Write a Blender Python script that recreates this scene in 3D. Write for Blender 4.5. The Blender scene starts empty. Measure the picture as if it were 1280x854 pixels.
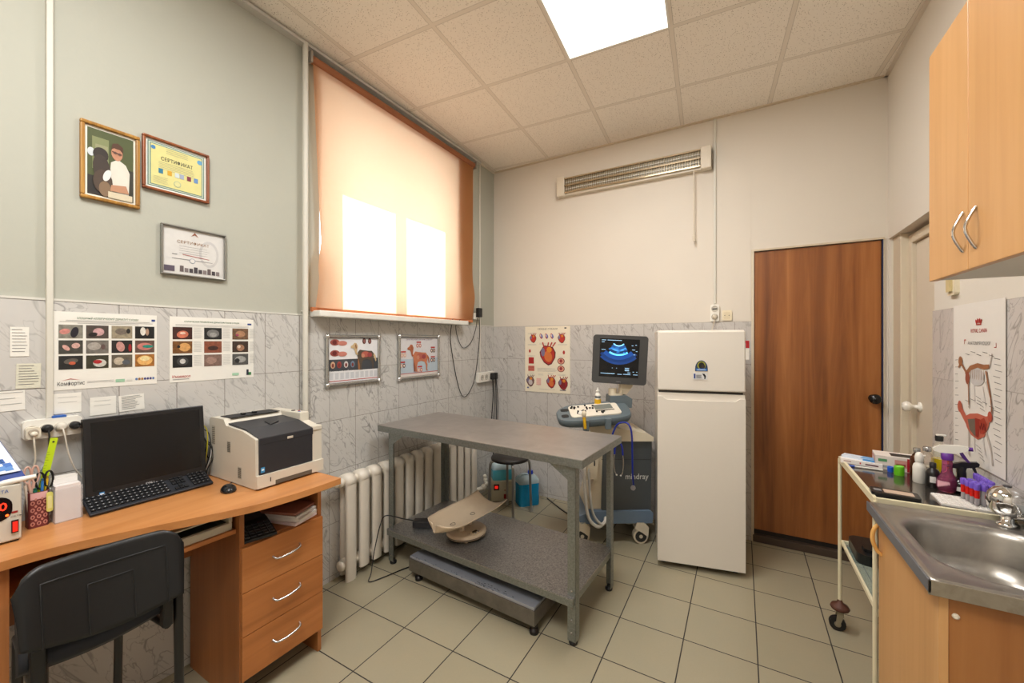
import bpy, math, random
from mathutils import Vector, Matrix
random.seed(7)
S = bpy.context.scene
COL = S.collection
PI = math.pi
# ------------------------------------------------------------------ camera
CAM_H, YAW, FPX = 1.45, 0.5202, 500.0
cd = bpy.data.cameras.new('camera'); cam = bpy.data.objects.new('camera', cd); COL.objects.link(cam)
cd.sensor_width = 36.0; cd.lens = 36.0 * FPX / 1280.0; cd.clip_start = 0.05
cam.location = (0, 0, CAM_H); cam.rotation_euler = (PI / 2, 0, YAW)
S.camera = cam
# ------------------------------------------------------------------ world, sun, lamps, exposure
S.view_settings.view_transform = 'Standard'; S.view_settings.look = 'None'
S.view_settings.exposure = 0.27; S.view_settings.gamma = 1.0; S.view_settings.use_curve_mapping = False
try:
    S.cycles.use_denoising = True; S.cycles.max_bounces = 8; S.cycles.sample_clamp_indirect = 6.0
    S.cycles.diffuse_bounces = 5; S.cycles.caustics_reflective = False; S.cycles.caustics_refractive = False
except Exception: pass
W = bpy.data.worlds.new('sky'); S.world = W; W.use_nodes = True
bg = W.node_tree.nodes['Background']; bg.inputs[0].default_value = (0.86, 0.92, 1.0, 1); bg.inputs[1].default_value = 5.5
def lamp(name, kind, loc, rot, energy, color, size=None, size_y=None):
    d = bpy.data.lights.new(name, kind); d.energy = energy; d.color = color
    if kind == 'AREA':
        d.shape = 'RECTANGLE'; d.size = size; d.size_y = size_y
    if kind == 'SUN': d.angle = math.radians(0.6)
    o = bpy.data.objects.new(name, d); COL.objects.link(o); o.location = loc; o.rotation_euler = rot; return o
sun_dir = Vector((1.0, -0.05, -1.03)).normalized()
lamp('sun', 'SUN', (-6, 2, 6), sun_dir.to_track_quat('-Z', 'Y').to_euler(), 16.0, (1.0, 0.95, 0.86))
PANEL_W = 27.0
# ------------------------------------------------------------------ helpers
def lin(c):
    return tuple(((v / 255.0) / 12.92 if v / 255.0 <= 0.04045 else ((v / 255.0 + 0.055) / 1.055) ** 2.4) for v in c)
class NG:
    def __init__(s, name):
        s.m = bpy.data.materials.new(name); s.m.use_nodes = True; s.t = s.m.node_tree
        s.b = s.t.nodes['Principled BSDF']; s.out = s.t.nodes['Material Output']
    def n(s, typ, **kw):
        nd = s.t.nodes.new(typ)
        for k, v in kw.items(): setattr(nd, k, v)
        return nd
    def l(s, a, b): s.t.links.new(a, b)
    def val(s, x, sock):
        if isinstance(x, (int, float)): sock.default_value = x
        elif isinstance(x, (tuple, list)): sock.default_value = (*x[:3], 1) if len(sock.default_value) == 4 else x[:3]
        else: s.l(x, sock)
    def math(s, op, a, b=None, c=None):
        nd = s.n('ShaderNodeMath', operation=op); s.val(a, nd.inputs[0])
        if b is not None: s.val(b, nd.inputs[1])
        if c is not None: s.val(c, nd.inputs[2])
        return nd.outputs[0]
    def mix(s, f, a, b):
        nd = s.n('ShaderNodeMix', data_type='RGBA'); s.val(f, nd.inputs[0]); s.val(a, nd.inputs[6]); s.val(b, nd.inputs[7]); return nd.outputs[2]
    def noise(s, vec, scale, detail=3, rough=.5, dist=0.):
        nd = s.n('ShaderNodeTexNoise'); nd.inputs['Scale'].default_value = scale; nd.inputs['Detail'].default_value = detail
        nd.inputs['Roughness'].default_value = rough; nd.inputs['Distortion'].default_value = dist
        if vec is not None: s.l(vec, nd.inputs['Vector'])
        return nd.outputs['Fac']
    def ramp(s, f, stops):
        nd = s.n('ShaderNodeValToRGB'); s.l(f, nd.inputs[0]); e = nd.color_ramp.elements
        while len(e) < len(stops): e.new(.5)
        for q, (p, c) in zip(e, stops): q.position = p; q.color = (*c, 1) if not isinstance(c, float) else (c, c, c, 1)
        return nd.outputs[0]
    def pos(s):
        g = s.n('ShaderNodeNewGeometry'); x = s.n('ShaderNodeSeparateXYZ'); s.l(g.outputs['Position'], x.inputs[0]); return g.outputs['Position'], x.outputs
    def obj(s, scale=(1, 1, 1), rot=(0, 0, 0)):
        c = s.n('ShaderNodeTexCoord'); m = s.n('ShaderNodeMapping'); m.inputs['Scale'].default_value = scale; m.inputs['Rotation'].default_value = rot
        s.l(c.outputs['Object'], m.inputs[0]); return m.outputs[0]
    def comb(s, x, y, z):
        nd = s.n('ShaderNodeCombineXYZ'); s.val(x, nd.inputs[0]); s.val(y, nd.inputs[1]); s.val(z, nd.inputs[2]); return nd.outputs[0]
    def bump(s, h, strength, dist=.002):
        nd = s.n('ShaderNodeBump'); nd.inputs['Strength'].default_value = strength; nd.inputs['Distance'].default_value = dist
        s.l(h, nd.inputs['Height']); s.l(nd.outputs[0], s.b.inputs['Normal'])
    def set(s, **k):
        for a, v in k.items():
            s.val(v, s.b.inputs[{'col': 'Base Color', 'rough': 'Roughness', 'metal': 'Metallic', 'trans': 'Transmission Weight', 'alpha': 'Alpha', 'ior': 'IOR', 'coat': 'Coat Weight', 'spec': 'Specular IOR Level'}[a]])
        return s
_cache = {}
def M(rgb, rough=.5, metal=0., var=.06, scale=40., **k):
    """plain surface with a little procedural variation"""
    key = (tuple(rgb), rough, metal, var, scale, tuple(sorted(k.items())))
    if key in _cache: return _cache[key]
    g = NG('surface_%d_%d_%d' % tuple(int(c) for c in rgb)); c = lin(rgb)
    f = g.noise(g.obj(), scale, 3)
    g.set(col=g.mix(f, tuple(v * (1 - var) for v in c), tuple(min(1, v * (1 + var)) for v in c)), rough=rough, metal=metal, **k)
    _cache[key] = g.m; return g.m
def glow(rgb, strength):
    key = ('glow', tuple(rgb), strength)
    if key in _cache: return _cache[key]
    g = NG('lit_%d_%d_%d' % tuple(rgb)); g.set(col=lin(rgb), rough=.4)
    g.b.inputs['Emission Color'].default_value = (*lin(rgb), 1); g.b.inputs['Emission Strength'].default_value = strength
    _cache[key] = g.m; return g.m
def clear(rgb, trans=1., rough=.05, ior=1.4, alpha=1.):
    key = ('clear', tuple(rgb), trans, rough, ior, alpha)
    if key in _cache: return _cache[key]
    if trans >= .85: trans, alpha = 0., .22
    g = NG('clear_%d_%d_%d' % tuple(rgb)); g.set(col=lin(rgb), rough=rough, trans=trans, ior=ior, alpha=alpha); _cache[key] = g.m; return g.m
def wood(name, dark, mid, light, axis='z', rough=.38, freq=1.):
    g = NG(name); st = {'z': (30, 30, 1.6), 'y': (30, 1.6, 30), 'x': (1.6, 30, 30)}[axis]
    st = tuple(v * freq for v in st)
    a = g.noise(g.obj(st), 1.0, 4, .6, .6); st2 = tuple(v * .22 for v in st); b = g.noise(g.obj(st2), 1.0, 2, .5, 1.2)
    f = g.math('ADD', g.math('MULTIPLY', a, .55), g.math('MULTIPLY', b, .45))
    g.set(col=g.ramp(f, [(.32, lin(dark)), (.5, lin(mid)), (.68, lin(light))]), rough=rough); return g.m
class MB:
    """collects shapes and links them as ONE mesh object"""
    def __init__(s): s.v = []; s.f = []; s.mi = []; s.sm = []; s.mats = []
    def mat(s, m):
        if m not in s.mats: s.mats.append(m)
        return s.mats.index(m)
    def add(s, vs, fs, m, smooth=False):
        o = len(s.v); s.v += [tuple(v) for v in vs]; k = s.mat(m)
        for f in fs: s.f.append(tuple(i + o for i in f)); s.mi.append(k); s.sm.append(smooth)
        return s
    def box(s, x0, x1, y0, y1, z0, z1, m, mx=None):
        x0, x1 = sorted((x0, x1)); y0, y1 = sorted((y0, y1)); z0, z1 = sorted((z0, z1))
        vs = [(x, y, z) for z in (z0, z1) for y in (y0, y1) for x in (x0, x1)]
        if mx is not None: vs = [mx @ Vector(v) for v in vs]
        return s.add(vs, [(0, 2, 3, 1), (4, 5, 7, 6), (0, 1, 5, 4), (2, 6, 7, 3), (0, 4, 6, 2), (1, 3, 7, 5)], m)
    def hexa(s, lo, hi, m):
        """lo, hi: four points each, same winding (ccw from above)"""
        return s.add(list(lo) + list(hi), [(3, 2, 1, 0), (4, 5, 6, 7)] + [(i, (i + 1) % 4, (i + 1) % 4 + 4, i + 4) for i in range(4)], m)
    def prism(s, pts, vec, m, smooth=False, caps=True):
        """closed outline (3d points) pushed along vec"""
        n = len(pts); vec = Vector(vec); a = [Vector(p) for p in pts]; b = [p + vec for p in a]
        fs = [(i, (i + 1) % n, (i + 1) % n + n, i + n) for i in range(n)]
        s.add(a + b, fs, m, smooth)
        if caps: s.add(a, [tuple(reversed(range(n)))], m); s.add(b, [tuple(range(n))], m)
        return s
    def rings(s, rings, m, smooth=True, cap=True, closed=False):
        n = len(rings[0]); vs = [p for r in rings for p in r]; fs = []; R = len(rings)
        for i in range(R if closed else R - 1):
            for j in range(n):
                a = i * n + j; b = i * n + (j + 1) % n; c = ((i + 1) % R) * n + (j + 1) % n; d = ((i + 1) % R) * n + j; fs.append((a, b, c, d))
        s.add(vs, fs, m, smooth)
        if cap and not closed: s.add(rings[0], [tuple(reversed(range(n)))], m); s.add(rings[-1], [tuple(range(n))], m)
        return s
    def lathe(s, prof, c, m, n=24, ax=None, cap=True, sx=1., sy=1.):
        c = Vector(c); q = Matrix.Identity(3) if ax is None else Vector(ax).normalized().to_track_quat('Z', 'Y').to_matrix()
        return s.rings([[c + q @ Vector((r * sx * math.cos(2 * PI * k / n), r * sy * math.sin(2 * PI * k / n), z)) for k in range(n)] for r, z in prof], m, cap=cap)
    def cyl(s, p0, p1, r, m, r1=None, n=16):
        p0 = Vector(p0); p1 = Vector(p1); return s.lathe([(r, 0), (r if r1 is None else r1, (p1 - p0).length)], p0, m, n, p1 - p0)
    def ball(s, c, r, m, n=20, sx=1., sy=1., sz=1.):
        return s.lathe([(max(.0001, r * math.sin(PI * i / 10)), -r * sz * math.cos(PI * i / 10)) for i in range(11)], c, m, n, sx=sx, sy=sy)
    def tube(s, pts, r, m, n=8, closed=False, flat=1.):
        P = [Vector(p) for p in pts]; N = len(P); rings = []; up = None
        for i in range(N):
            a = P[(i - 1) % N] if (closed or i > 0) else P[i]; b = P[(i + 1) % N] if (closed or i < N - 1) else P[i]
            t = (b - a).normalized()
            if up is None:
                up = Vector((0, 0, 1)) if abs(t.z) < .9 else Vector((1, 0, 0))
            up = (up - t * up.dot(t)); up = up.normalized() if up.length > 1e-6 else t.orthogonal().normalized()
            w = t.cross(up); rr = r[i] if isinstance(r, (list, tuple)) else r
            rings.append([P[i] + (w * math.cos(2 * PI * k / n) + up * math.sin(2 * PI * k / n) * flat) * rr for k in range(n)])
        return s.rings(rings, m, closed=closed)
    def grid(s, fn, nu, nv, m, thick=0., smooth=True):
        """surface fn(u,v)->point; thick pushes a second sheet along the normal and closes the rim"""
        P = [[Vector(fn(i / nu, j / nv)) for i in range(nu + 1)] for j in range(nv + 1)]
        idx = lambda i, j: j * (nu + 1) + i
        vs = [p for row in P for p in row]
        fs = [(idx(i, j), idx(i + 1, j), idx(i + 1, j + 1), idx(i, j + 1)) for j in range(nv) for i in range(nu)]
        if thick:
            def nrm(i, j):
                a = P[j][min(i + 1, nu)] - P[j][max(i - 1, 0)]; b = P[min(j + 1, nv)][i] - P[max(j - 1, 0)][i]; return a.cross(b).normalized()
            back = [P[j][i] - nrm(i, j) * thick for j in range(nv + 1) for i in range(nu + 1)]; o = len(vs); vs += back
            fs += [tuple(k + o for k in reversed(f)) for f in list(fs)]
            rim = [idx(i, 0) for i in range(nu)] + [idx(nu, j) for j in range(nv)] + [idx(i, nv) for i in range(nu, 0, -1)] + [idx(0, j) for j in range(nv, 0, -1)]
            for k in range(len(rim)):
                a, b = rim[k], rim[(k + 1) % len(rim)]; fs.append((b, a, a + o, b + o))
        return s.add(vs, fs, m, smooth)
    def build(s, name, parent=None, bevel=0., loc=None, rotz=0., seg=2):
        me = bpy.data.meshes.new(name); me.from_pydata(s.v, [], s.f)
        for m in s.mats: me.materials.append(m)
        me.polygons.foreach_set('material_index', s.mi); me.polygons.foreach_set('use_smooth', s.sm); me.update()
        o = bpy.data.objects.new(name, me); COL.objects.link(o)
        if parent is not None: o.parent = parent
        if loc is not None: o.location = loc
        if rotz: o.rotation_euler = (0, 0, rotz)
        if bevel:
            b = o.modifiers.new('bevel', 'BEVEL'); b.width = bevel; b.segments = seg; b.limit_method = 'ANGLE'; b.angle_limit = math.radians(40)
        return o
def tag(o, label, cat, group=None):
    o['label'] = label; o['category'] = cat
    if group: o['group'] = group
    return o
def thing(name, label, cat, loc=(0, 0, 0), rotz=0., group=None):
    o = bpy.data.objects.new(name, None); COL.objects.link(o); o.location = loc; o.rotation_euler = (0, 0, rotz); o.empty_display_size = .05
    return tag(o, label, cat, group)
def struct(o): o['kind'] = 'structure'; return o
def stuff(o): o['kind'] = 'stuff'; return o
def copy_tree(o, parent=None):
    c = o.copy(); COL.objects.link(c)
    if parent is not None: c.parent = parent
    for ch in list(o.children): copy_tree(ch, c)
    return c
def on(ax, val, u, v):
    """the point of the plane <ax>=val that stands at this bearing from the tripod"""
    d = Vector((math.cos(YAW) * (u - 640) / FPX - math.sin(YAW), math.sin(YAW) * (u - 640) / FPX + math.cos(YAW), (427 - v) / FPX))
    o = Vector((0, 0, CAM_H)); i = 'xyz'.index(ax); t = (val - o[i]) / d[i]; return o + d * t
def rrect(w, h, r, n=5, cx=0., cy=0.):
    out = []
    for (sx, sy, a0) in ((1, 1, 0), (-1, 1, 90), (-1, -1, 180), (1, -1, 270)):
        for k in range(n + 1):
            a = math.radians(a0 + 90 * k / n); out.append((cx + sx * (w / 2 - r) + r * math.cos(a), cy + sy * (h / 2 - r) + r * math.sin(a)))
    return out
def smoothpath(pts, n=8):
    P = [Vector(p) for p in pts]; out = []
    for i in range(len(P) - 1):
        a = P[max(i - 1, 0)]; b = P[i]; c = P[i + 1]; d = P[min(i + 2, len(P) - 1)]
        for k in range(n):
            t = k / n; out.append(.5 * ((2 * b) + (c - a) * t + (2 * a - 5 * b + 4 * c - d) * t * t + (3 * b - a - 3 * c + d) * t ** 3))
    out.append(P[-1]); return out
_tx = {}
def text_mesh(txt, bold=0.):
    if (txt, bold) in _tx: return _tx[(txt, bold)]
    cu = bpy.data.curves.new('lettering', 'FONT'); cu.body = txt; cu.size = 1.; cu.fill_mode = 'FRONT'; cu.resolution_u = 2; cu.offset = bold
    o = bpy.data.objects.new('lettering', cu); COL.objects.link(o)
    dg = bpy.context.evaluated_depsgraph_get(); dg.update(); me = bpy.data.meshes.new_from_object(o.evaluated_get(dg))
    v = [(p.co.x, p.co.y) for p in me.vertices]; f = [tuple(p.vertices) for p in me.polygons]
    bpy.data.objects.remove(o); bpy.data.curves.remove(cu); bpy.data.meshes.remove(me)
    _tx[(txt, bold)] = (v, f); return v, f
class Sheet:
    """prints flat marks on a plane of a mesh: x along right, y along up, in metres from the lower left corner"""
    def __init__(s, mb, o, right, up, w=None, h=None):
        s.mb = mb; s.o = Vector(o); s.r = Vector(right).normalized(); s.u = Vector(up).normalized(); s.n = s.r.cross(s.u); s.w = w; s.h = h; s.k = 0.
    def p(s, x, y, z=0.): return s.o + s.r * x + s.u * y + s.n * z
    def poly(s, pts, m, layer=1): s.k += 4e-6; s.mb.add([s.p(x, y, .0005 * layer + s.k) for x, y in pts], [tuple(range(len(pts)))], m); return s
    def rect(s, x0, y0, x1, y1, m, layer=1): return s.poly([(x0, y0), (x1, y0), (x1, y1), (x0, y1)], m, layer)
    def ell(s, cx, cy, rx, ry, m, layer=1, rot=0., n=18):
        c, q = math.cos(rot), math.sin(rot); pts = []
        for k in range(n):
            a = 2 * PI * k / n; x, y = rx * math.cos(a), ry * math.sin(a); pts.append((cx + x * c - y * q, cy + x * q + y * c))
        return s.poly(pts, m, layer)
    def line(s, x0, y0, x1, y1, w, m, layer=1):
        d = Vector((x1 - x0, y1 - y0)); nn = Vector((-d.y, d.x)).normalized() * w / 2
        return s.poly([(x0 - nn.x, y0 - nn.y), (x1 - nn.x, y1 - nn.y), (x1 + nn.x, y1 + nn.y), (x0 + nn.x, y0 + nn.y)], m, layer)
    def text(s, txt, x, y, size, m, layer=2, align='l', width=None, bold=0.):
        v, f = text_mesh(txt, bold * .35); s.k += 4e-6
        if not v: return s
        x0 = min(a for a, b in v); x1 = max(a for a, b in v); kx = size
        if width: kx = width / (x1 - x0)
        sh = {'l': 0, 'c': -(x1 + x0) / 2 * kx, 'r': -x1 * kx}[align]
        s.mb.add([s.p(x + a * kx + sh, y + b * size, .0005 * layer + s.k) for a, b in v], f, m); return s
    def lines(s, x0, x1, y1, n, gap, m, h=.0012, layer=2, ragged=.15):
        for i in range(n):
            e = x1 - (x1 - x0) * ragged * random.random(); s.rect(x0, y1 - i * gap - h, e, y1 - i * gap, m, layer)
        return s
# ------------------------------------------------------------------ room
XL, XR, YB, YF, HC, ZT = -2.162, .813, 3.405, -1.3, 3.146, 1.597
def plaster(name, rgb):
    g = NG(name); p, x = g.pos(); f = g.noise(p, 26, 5, .6); f2 = g.noise(p, 1.3, 2); c = lin(rgb)
    g.set(col=g.mix(f2, tuple(v * .95 for v in c), tuple(min(1, v * 1.04) for v in c)), rough=.85); g.bump(f, .25, .003); return g.m
M_wall_l = plaster('wallpaper_dimmed_grey', (174, 174, 162)); M_wall_b = plaster('painted_wallpaper_cream', (216, 208, 196)); M_wall_r = plaster('painted_wallpaper_ivory', (218, 211, 200))  # greyer, weaker light on the left wall is put into its wallpaper colour
def tiled(name, ax, pitch, off, rowh, top, base, vein, grout, slant=.5):
    g = NG(name); p, xyz = g.pos(); a = xyz[ax]; z = xyz[2]
    u = g.math('DIVIDE', g.math('SUBTRACT', a, off), pitch); w = g.math('DIVIDE', g.math('SUBTRACT', z, top), rowh)
    du = g.math('MULTIPLY', g.math('PINGPONG', u, .5), pitch); dw = g.math('MULTIPLY', g.math('PINGPONG', w, .5), rowh)
    gr = g.math('LESS_THAN', g.math('MINIMUM', du, dw), .0013)
    cell = g.comb(g.math('MULTIPLY', g.math('FLOOR', u), 3.7), g.math('MULTIPLY', g.math('FLOOR', w), 5.3), 0)
    # marble veins run diagonally, every tile has its own cut
    s = g.math('ADD', a, g.math('MULTIPLY', z, slant)); vec = g.comb(g.math('MULTIPLY', s, 6.5), g.math('MULTIPLY', z, 2.6), 0)
    ad = g.n('ShaderNodeVectorMath', operation='ADD'); g.l(vec, ad.inputs[0]); g.l(cell, ad.inputs[1])
    n1 = g.noise(ad.outputs[0], 1.0, 3, .55, 1.3); n2 = g.noise(ad.outputs[0], 2.1, 3, .6, .8); cl = g.noise(ad.outputs[0], .7, 2)
    v1 = g.math('ABSOLUTE', g.math('SUBTRACT', n1, .5)); v2 = g.math('ABSOLUTE', g.math('SUBTRACT', n2, .48))
    va = g.math('SUBTRACT', 1.0, g.math('MULTIPLY', v1, 60)); vb = g.math('MULTIPLY', g.math('SUBTRACT', 1.0, g.math('MULTIPLY', v2, 75)), .7)
    vv = g.math('MULTIPLY', g.math('MAXIMUM', g.math('MAXIMUM', va, vb), 0), g.math('MULTIPLY', g.math('SUBTRACT', cl, .12), 1.7))
    b = lin(base); c0 = g.mix(cl, tuple(k * .9 for k in b), tuple(min(1, k * 1.08) for k in b))
    c1 = g.mix(g.math('MINIMUM', vv, 1.0), c0, lin(vein)); g.set(col=g.mix(gr, c1, lin(grout)), rough=g.math('ADD', .22, g.math('MULTIPLY', gr, .5))); return g.m
T_l = tiled('marbled_tile_left', 1, .188, .042, .3135, ZT, (196, 194, 190), (134, 132, 130), (118, 112, 104))
T_b = tiled('marbled_tile_back', 0, .2175, -.042, .3135, ZT, (196, 192, 188), (138, 132, 128), (128, 120, 110))
T_r = tiled('marbled_tile_right', 1, .33, .098, .32, ZT, (205, 200, 196), (142, 138, 134), (150, 145, 138))
white_trim = M((205, 203, 195), .5)
TT = .008
# left wall with the window opening
WY0, WY1, WZ0, WZ1, WD = 1.485, 2.765, 1.63, 3.00, .42
b = MB(); x0 = XL - WD
b.box(x0, XL, YF, WY0, 0, HC, M_wall_l); b.box(x0, XL, WY1, YB + .2, 0, HC, M_wall_l)
b.box(x0, XL, WY0, WY1, 0, WZ0, M_wall_l); b.box(x0, XL, WY0, WY1, WZ1, HC, M_wall_l)
b.box(XL, XL + TT, YF, YB, 0, ZT, T_l)
b.box(XL, XL + TT + .002, YF, YB, ZT, ZT + .008, white_trim)
struct(b.build('wall_left'))
b = MB(); DX0, DX1, DZ = .078, .796, 2.105
b.box(XL, DX0, YB, YB + .2, 0, HC, M_wall_b); b.box(DX0, DX1, YB, YB + .2, DZ, HC, M_wall_b); b.box(DX1, XR + .3, YB, YB + .2, 0, HC, M_wall_b)
b.box(XL + TT, DX0 - .012, YB - TT, YB, 0, ZT, T_b)
b.box(.058, .062, YB - .003, YB, ZT, HC, M_wall_b)
b.box(DX0 - .01, DX1 + .01, YB + .06, YB + .2, 0, DZ + .01, M((60, 50, 40), .8))  # unseen dark backing behind the door, added to stop a light leak
struct(b.build('wall_back'))
# right wall with a shallow niche that holds the white door
NY0, NY1, NZ, ND = 2.70, 3.39, 2.10, .075
b = MB(); b.box(XR, XR + .3, YF, NY0, 0, HC, M_wall_r); b.box(XR, XR + .3, NY1, YB, 0, HC, M_wall_r); b.box(XR, XR + .3, NY0, NY1, NZ, HC, M_wall_r); b.box(XR + ND + .04, XR + .3, NY0, NY1, 0, NZ, M_wall_r)
b.box(XR - TT, XR, YF, NY0 - .004, 0, ZT, T_r)
struct(b.build('wall_right'))
b = MB(); b.box(XL - .3, XR + .3, YF - .1, YF, 0, HC, M_wall_b); struct(b.build('wall_front'))
# floor
g = NG('glazed_floor_tile'); p, xyz = g.pos(); t = .3091
u = g.math('DIVIDE', g.math('ADD', xyz[0], 1.480), t); w = g.math('DIVIDE', g.math('SUBTRACT', xyz[1], 1.487), t)
d = g.math('MULTIPLY', g.math('MINIMUM', g.math('PINGPONG', u, .5), g.math('PINGPONG', w, .5)), t)
gr = g.math('LESS_THAN', d, .0026)
cell = g.comb(g.math('FLOOR', u), g.math('FLOOR', w), 0); wn = g.n('ShaderNodeTexWhiteNoise'); g.l(cell, wn.inputs['Vector'])
sp = g.noise(p, 140, 2); cl = g.noise(p, 5, 3)
c = g.mix(wn.outputs['Value'], lin((154, 148, 126)), lin((161, 155, 133))); c = g.mix(g.math('MULTIPLY', cl, .5), c, lin((176, 160, 130))); c = g.mix(g.math('MULTIPLY', sp, .25), c, lin((140, 130, 108)))
g.set(col=g.mix(gr, c, lin((38, 33, 28))), rough=g.math('ADD', .26, g.math('MULTIPLY', gr, .5)))
b = MB(); b.box(XL - .3, XR + .3, YF - .1, YB + .2, -.1, 0, g.m); struct(b.build('floor'))
# suspended ceiling: mineral tiles in a metal grid (turned a little against the walls)
RC = .0662; CS = .5746; CX, CY = -1.437, 1.648
g = NG('mineral_ceiling_tile'); p, xyz = g.pos()
dx = g.math('SUBTRACT', xyz[0], CX); dy = g.math('SUBTRACT', xyz[1], CY); cc, ss = math.cos(RC), math.sin(RC)
u = g.math('DIVIDE', g.math('ADD', g.math('MULTIPLY', dx, cc), g.math('MULTIPLY', dy, ss)), CS); w = g.math('DIVIDE', g.math('SUBTRACT', g.math('MULTIPLY', dy, cc), g.math('MULTIPLY', dx, ss)), CS)
d = g.math('MULTIPLY', g.math('MINIMUM', g.math('PINGPONG', u, .5), g.math('PINGPONG', w, .5)), CS)
gap = g.math('LESS_THAN', g.math('ABSOLUTE', g.math('SUBTRACT', d, .0125)), .0012)
bar = g.math('LESS_THAN', d, .012)
vo = g.n('ShaderNodeTexVoronoi'); vo.inputs['Scale'].default_value = 105; g.l(p, vo.inputs['Vector'])
spk = g.math('MULTIPLY', g.math('LESS_THAN', vo.outputs['Distance'], .22), g.math('GREATER_THAN', g.noise(p, 60, 1), .42))
fine = g.noise(p, 240, 2)
c = g.mix(fine, lin((232, 224, 212)), lin((242, 235, 225))); c = g.mix(g.math('MULTIPLY', spk, .8), c, lin((140, 124, 106)))
c = g.mix(bar, c, lin((224, 215, 202))); c = g.mix(g.math('MULTIPLY', gap, .5), c, lin((120, 105, 88)))
g.set(col=c, rough=.9); g.bump(g.math('MAXIMUM', g.math('MULTIPLY', g.math('SUBTRACT', 1., bar), .5), .0), .5, .004)
b = MB(); b.box(XL - .3, XR + .3, YF - .1, YB + .2, HC, HC + .06, g.m)
b.box(XL, XL + .022, YF, YB, HC - .012, HC, M((214, 204, 190), .6)); b.box(XL, XR, YB - .02, YB, HC - .008, HC, M((206, 190, 168), .6)); b.box(XR - .02, XR, YF, YB, HC - .008, HC, M((214, 204, 190), .6))
b.box(XL, XL + .045, YF, WY1 + .35, HC - .028, HC - .012, M((196, 194, 188), .5))
struct(b.build('ceiling'))
def panel(i, j, name, label):
    t = thing(name, label, 'light panel', (CX, CY, HC), RC)
    m = .014; b = MB(); b.box((i) * CS + m, (i + 1) * CS - m, j * CS + m, (j + 1) * CS - m, -.006, -.001, glow((255, 253, 248), 1.35)); b.build('diffuser', t)
    b = MB(); fr = M((225, 222, 214), .5)
    for (a, c_, e, f) in ((0, 1, 0, .025), (0, 1, .975, 1), (0, .025, .025, .975), (.975, 1, .025, .975)):
        b.box((i + a) * CS + (.0 if a else .004), (i + c_) * CS - .004 * (c_ == 1), (j + e) * CS + .004 * (e == 0), (j + f) * CS - .004 * (f == 1), -.008, -.0005, fr)
    b.build('frame', t)
    c = Vector((CX, CY, 0)) + Matrix.Rotation(RC, 3, 'Z') @ Vector(((i + .5) * CS, (j + .5) * CS, 0))
    lamp('area_lamp', 'AREA', (c.x, c.y, HC - .012), (0, 0, RC), PANEL_W, (1.0, .99, .965), CS - .06, CS - .06)
panel(1, 0, 'ceiling_light_panel', 'square white backlit light panel set in the tiled ceiling, cut by the top of the photo')
for (i, j) in ((1, -4), (0, -3)):  # unseen lamps without panels, placed so their light reaches the lower side faces
    c = Vector((CX, CY, 0)) + Matrix.Rotation(RC, 3, 'Z') @ Vector(((i + .5) * CS, (j + .5) * CS, 0))
    lamp('area_lamp', 'AREA', (c.x, c.y, HC - .012), (0, 0, RC), PANEL_W, (1.0, .99, .965), CS - .06, CS - .06)
# window: frame, mullion, transom, panes, reveal
b = MB(); fw = M((235, 235, 232), .4); xo = XL - WD + .07
my = (WY0 + WY1) / 2 - .03
P1, P2, P3_, P4 = 1.635, 2.07, 2.175, 2.62
for (ya, yb, za, zb) in ((WY0, WY0 + .02, WZ0, WZ1), (P1 - .02, P1, WZ0, WZ1 - .185), (P4, P4 + .02, WZ0, WZ1 - .185), (WY1 - .02, WY1, WZ0, WZ1), (P2, P3_, WZ0, WZ1 - .185)): b.box(xo, xo + .06, ya, yb, za, zb, fw)
for (ya, yb) in ((P1, P2), (P3_, P4)):
    b.box(xo, xo + .06, ya, yb, WZ0, WZ0 + .06, fw); b.box(xo, xo + .06, ya, yb, WZ1 - .255, WZ1 - .205, fw)
b.box(xo, xo + .06, WY0, WY1, WZ1 - .195, WZ1 - .175, fw); b.box(xo, xo + .06, WY0, WY1, WZ1 - .02, WZ1, fw)
w1 = struct(b.build('window_1', bevel=.006))
b = MB()
for (ya, yb) in ((P1, P2), (P3_, P4)): b.box(xo + .026, xo + .03, ya, yb, WZ0 + .06, WZ1 - .185, clear((250, 252, 255), alpha=.12))
b.build('window_pane', w1)
g = NG('glow_sheet_translucent'); g.t.nodes.remove(g.b); q = g.n('ShaderNodeBsdfTranslucent'); g.val((.62, .63, .64), q.inputs[0]); g.l(q.outputs[0], g.out.inputs[0]); b = MB()  # translucent sheets added behind the blind to even out its glow
for (ya, yb, za, zb) in ((WY0 + .02, P1 - .02, WZ0, WZ1 - .195), (P4 + .02, WY1 - .02, WZ0, WZ1 - .195), (WY0 + .02, WY1 - .02, WZ1 - .175, WZ1 - .02)): b.box(xo + .028, xo + .029, ya, yb, za, zb, g.m)
b.build('added_glow_sheet', w1)
b = MB(); b.box(XL - .02, XL + .10, WY0 - .065, WY1 + .075, 1.592, 1.628, M((226, 224, 216), .35)); struct(b.build('trim_1', bevel=.006))
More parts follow.
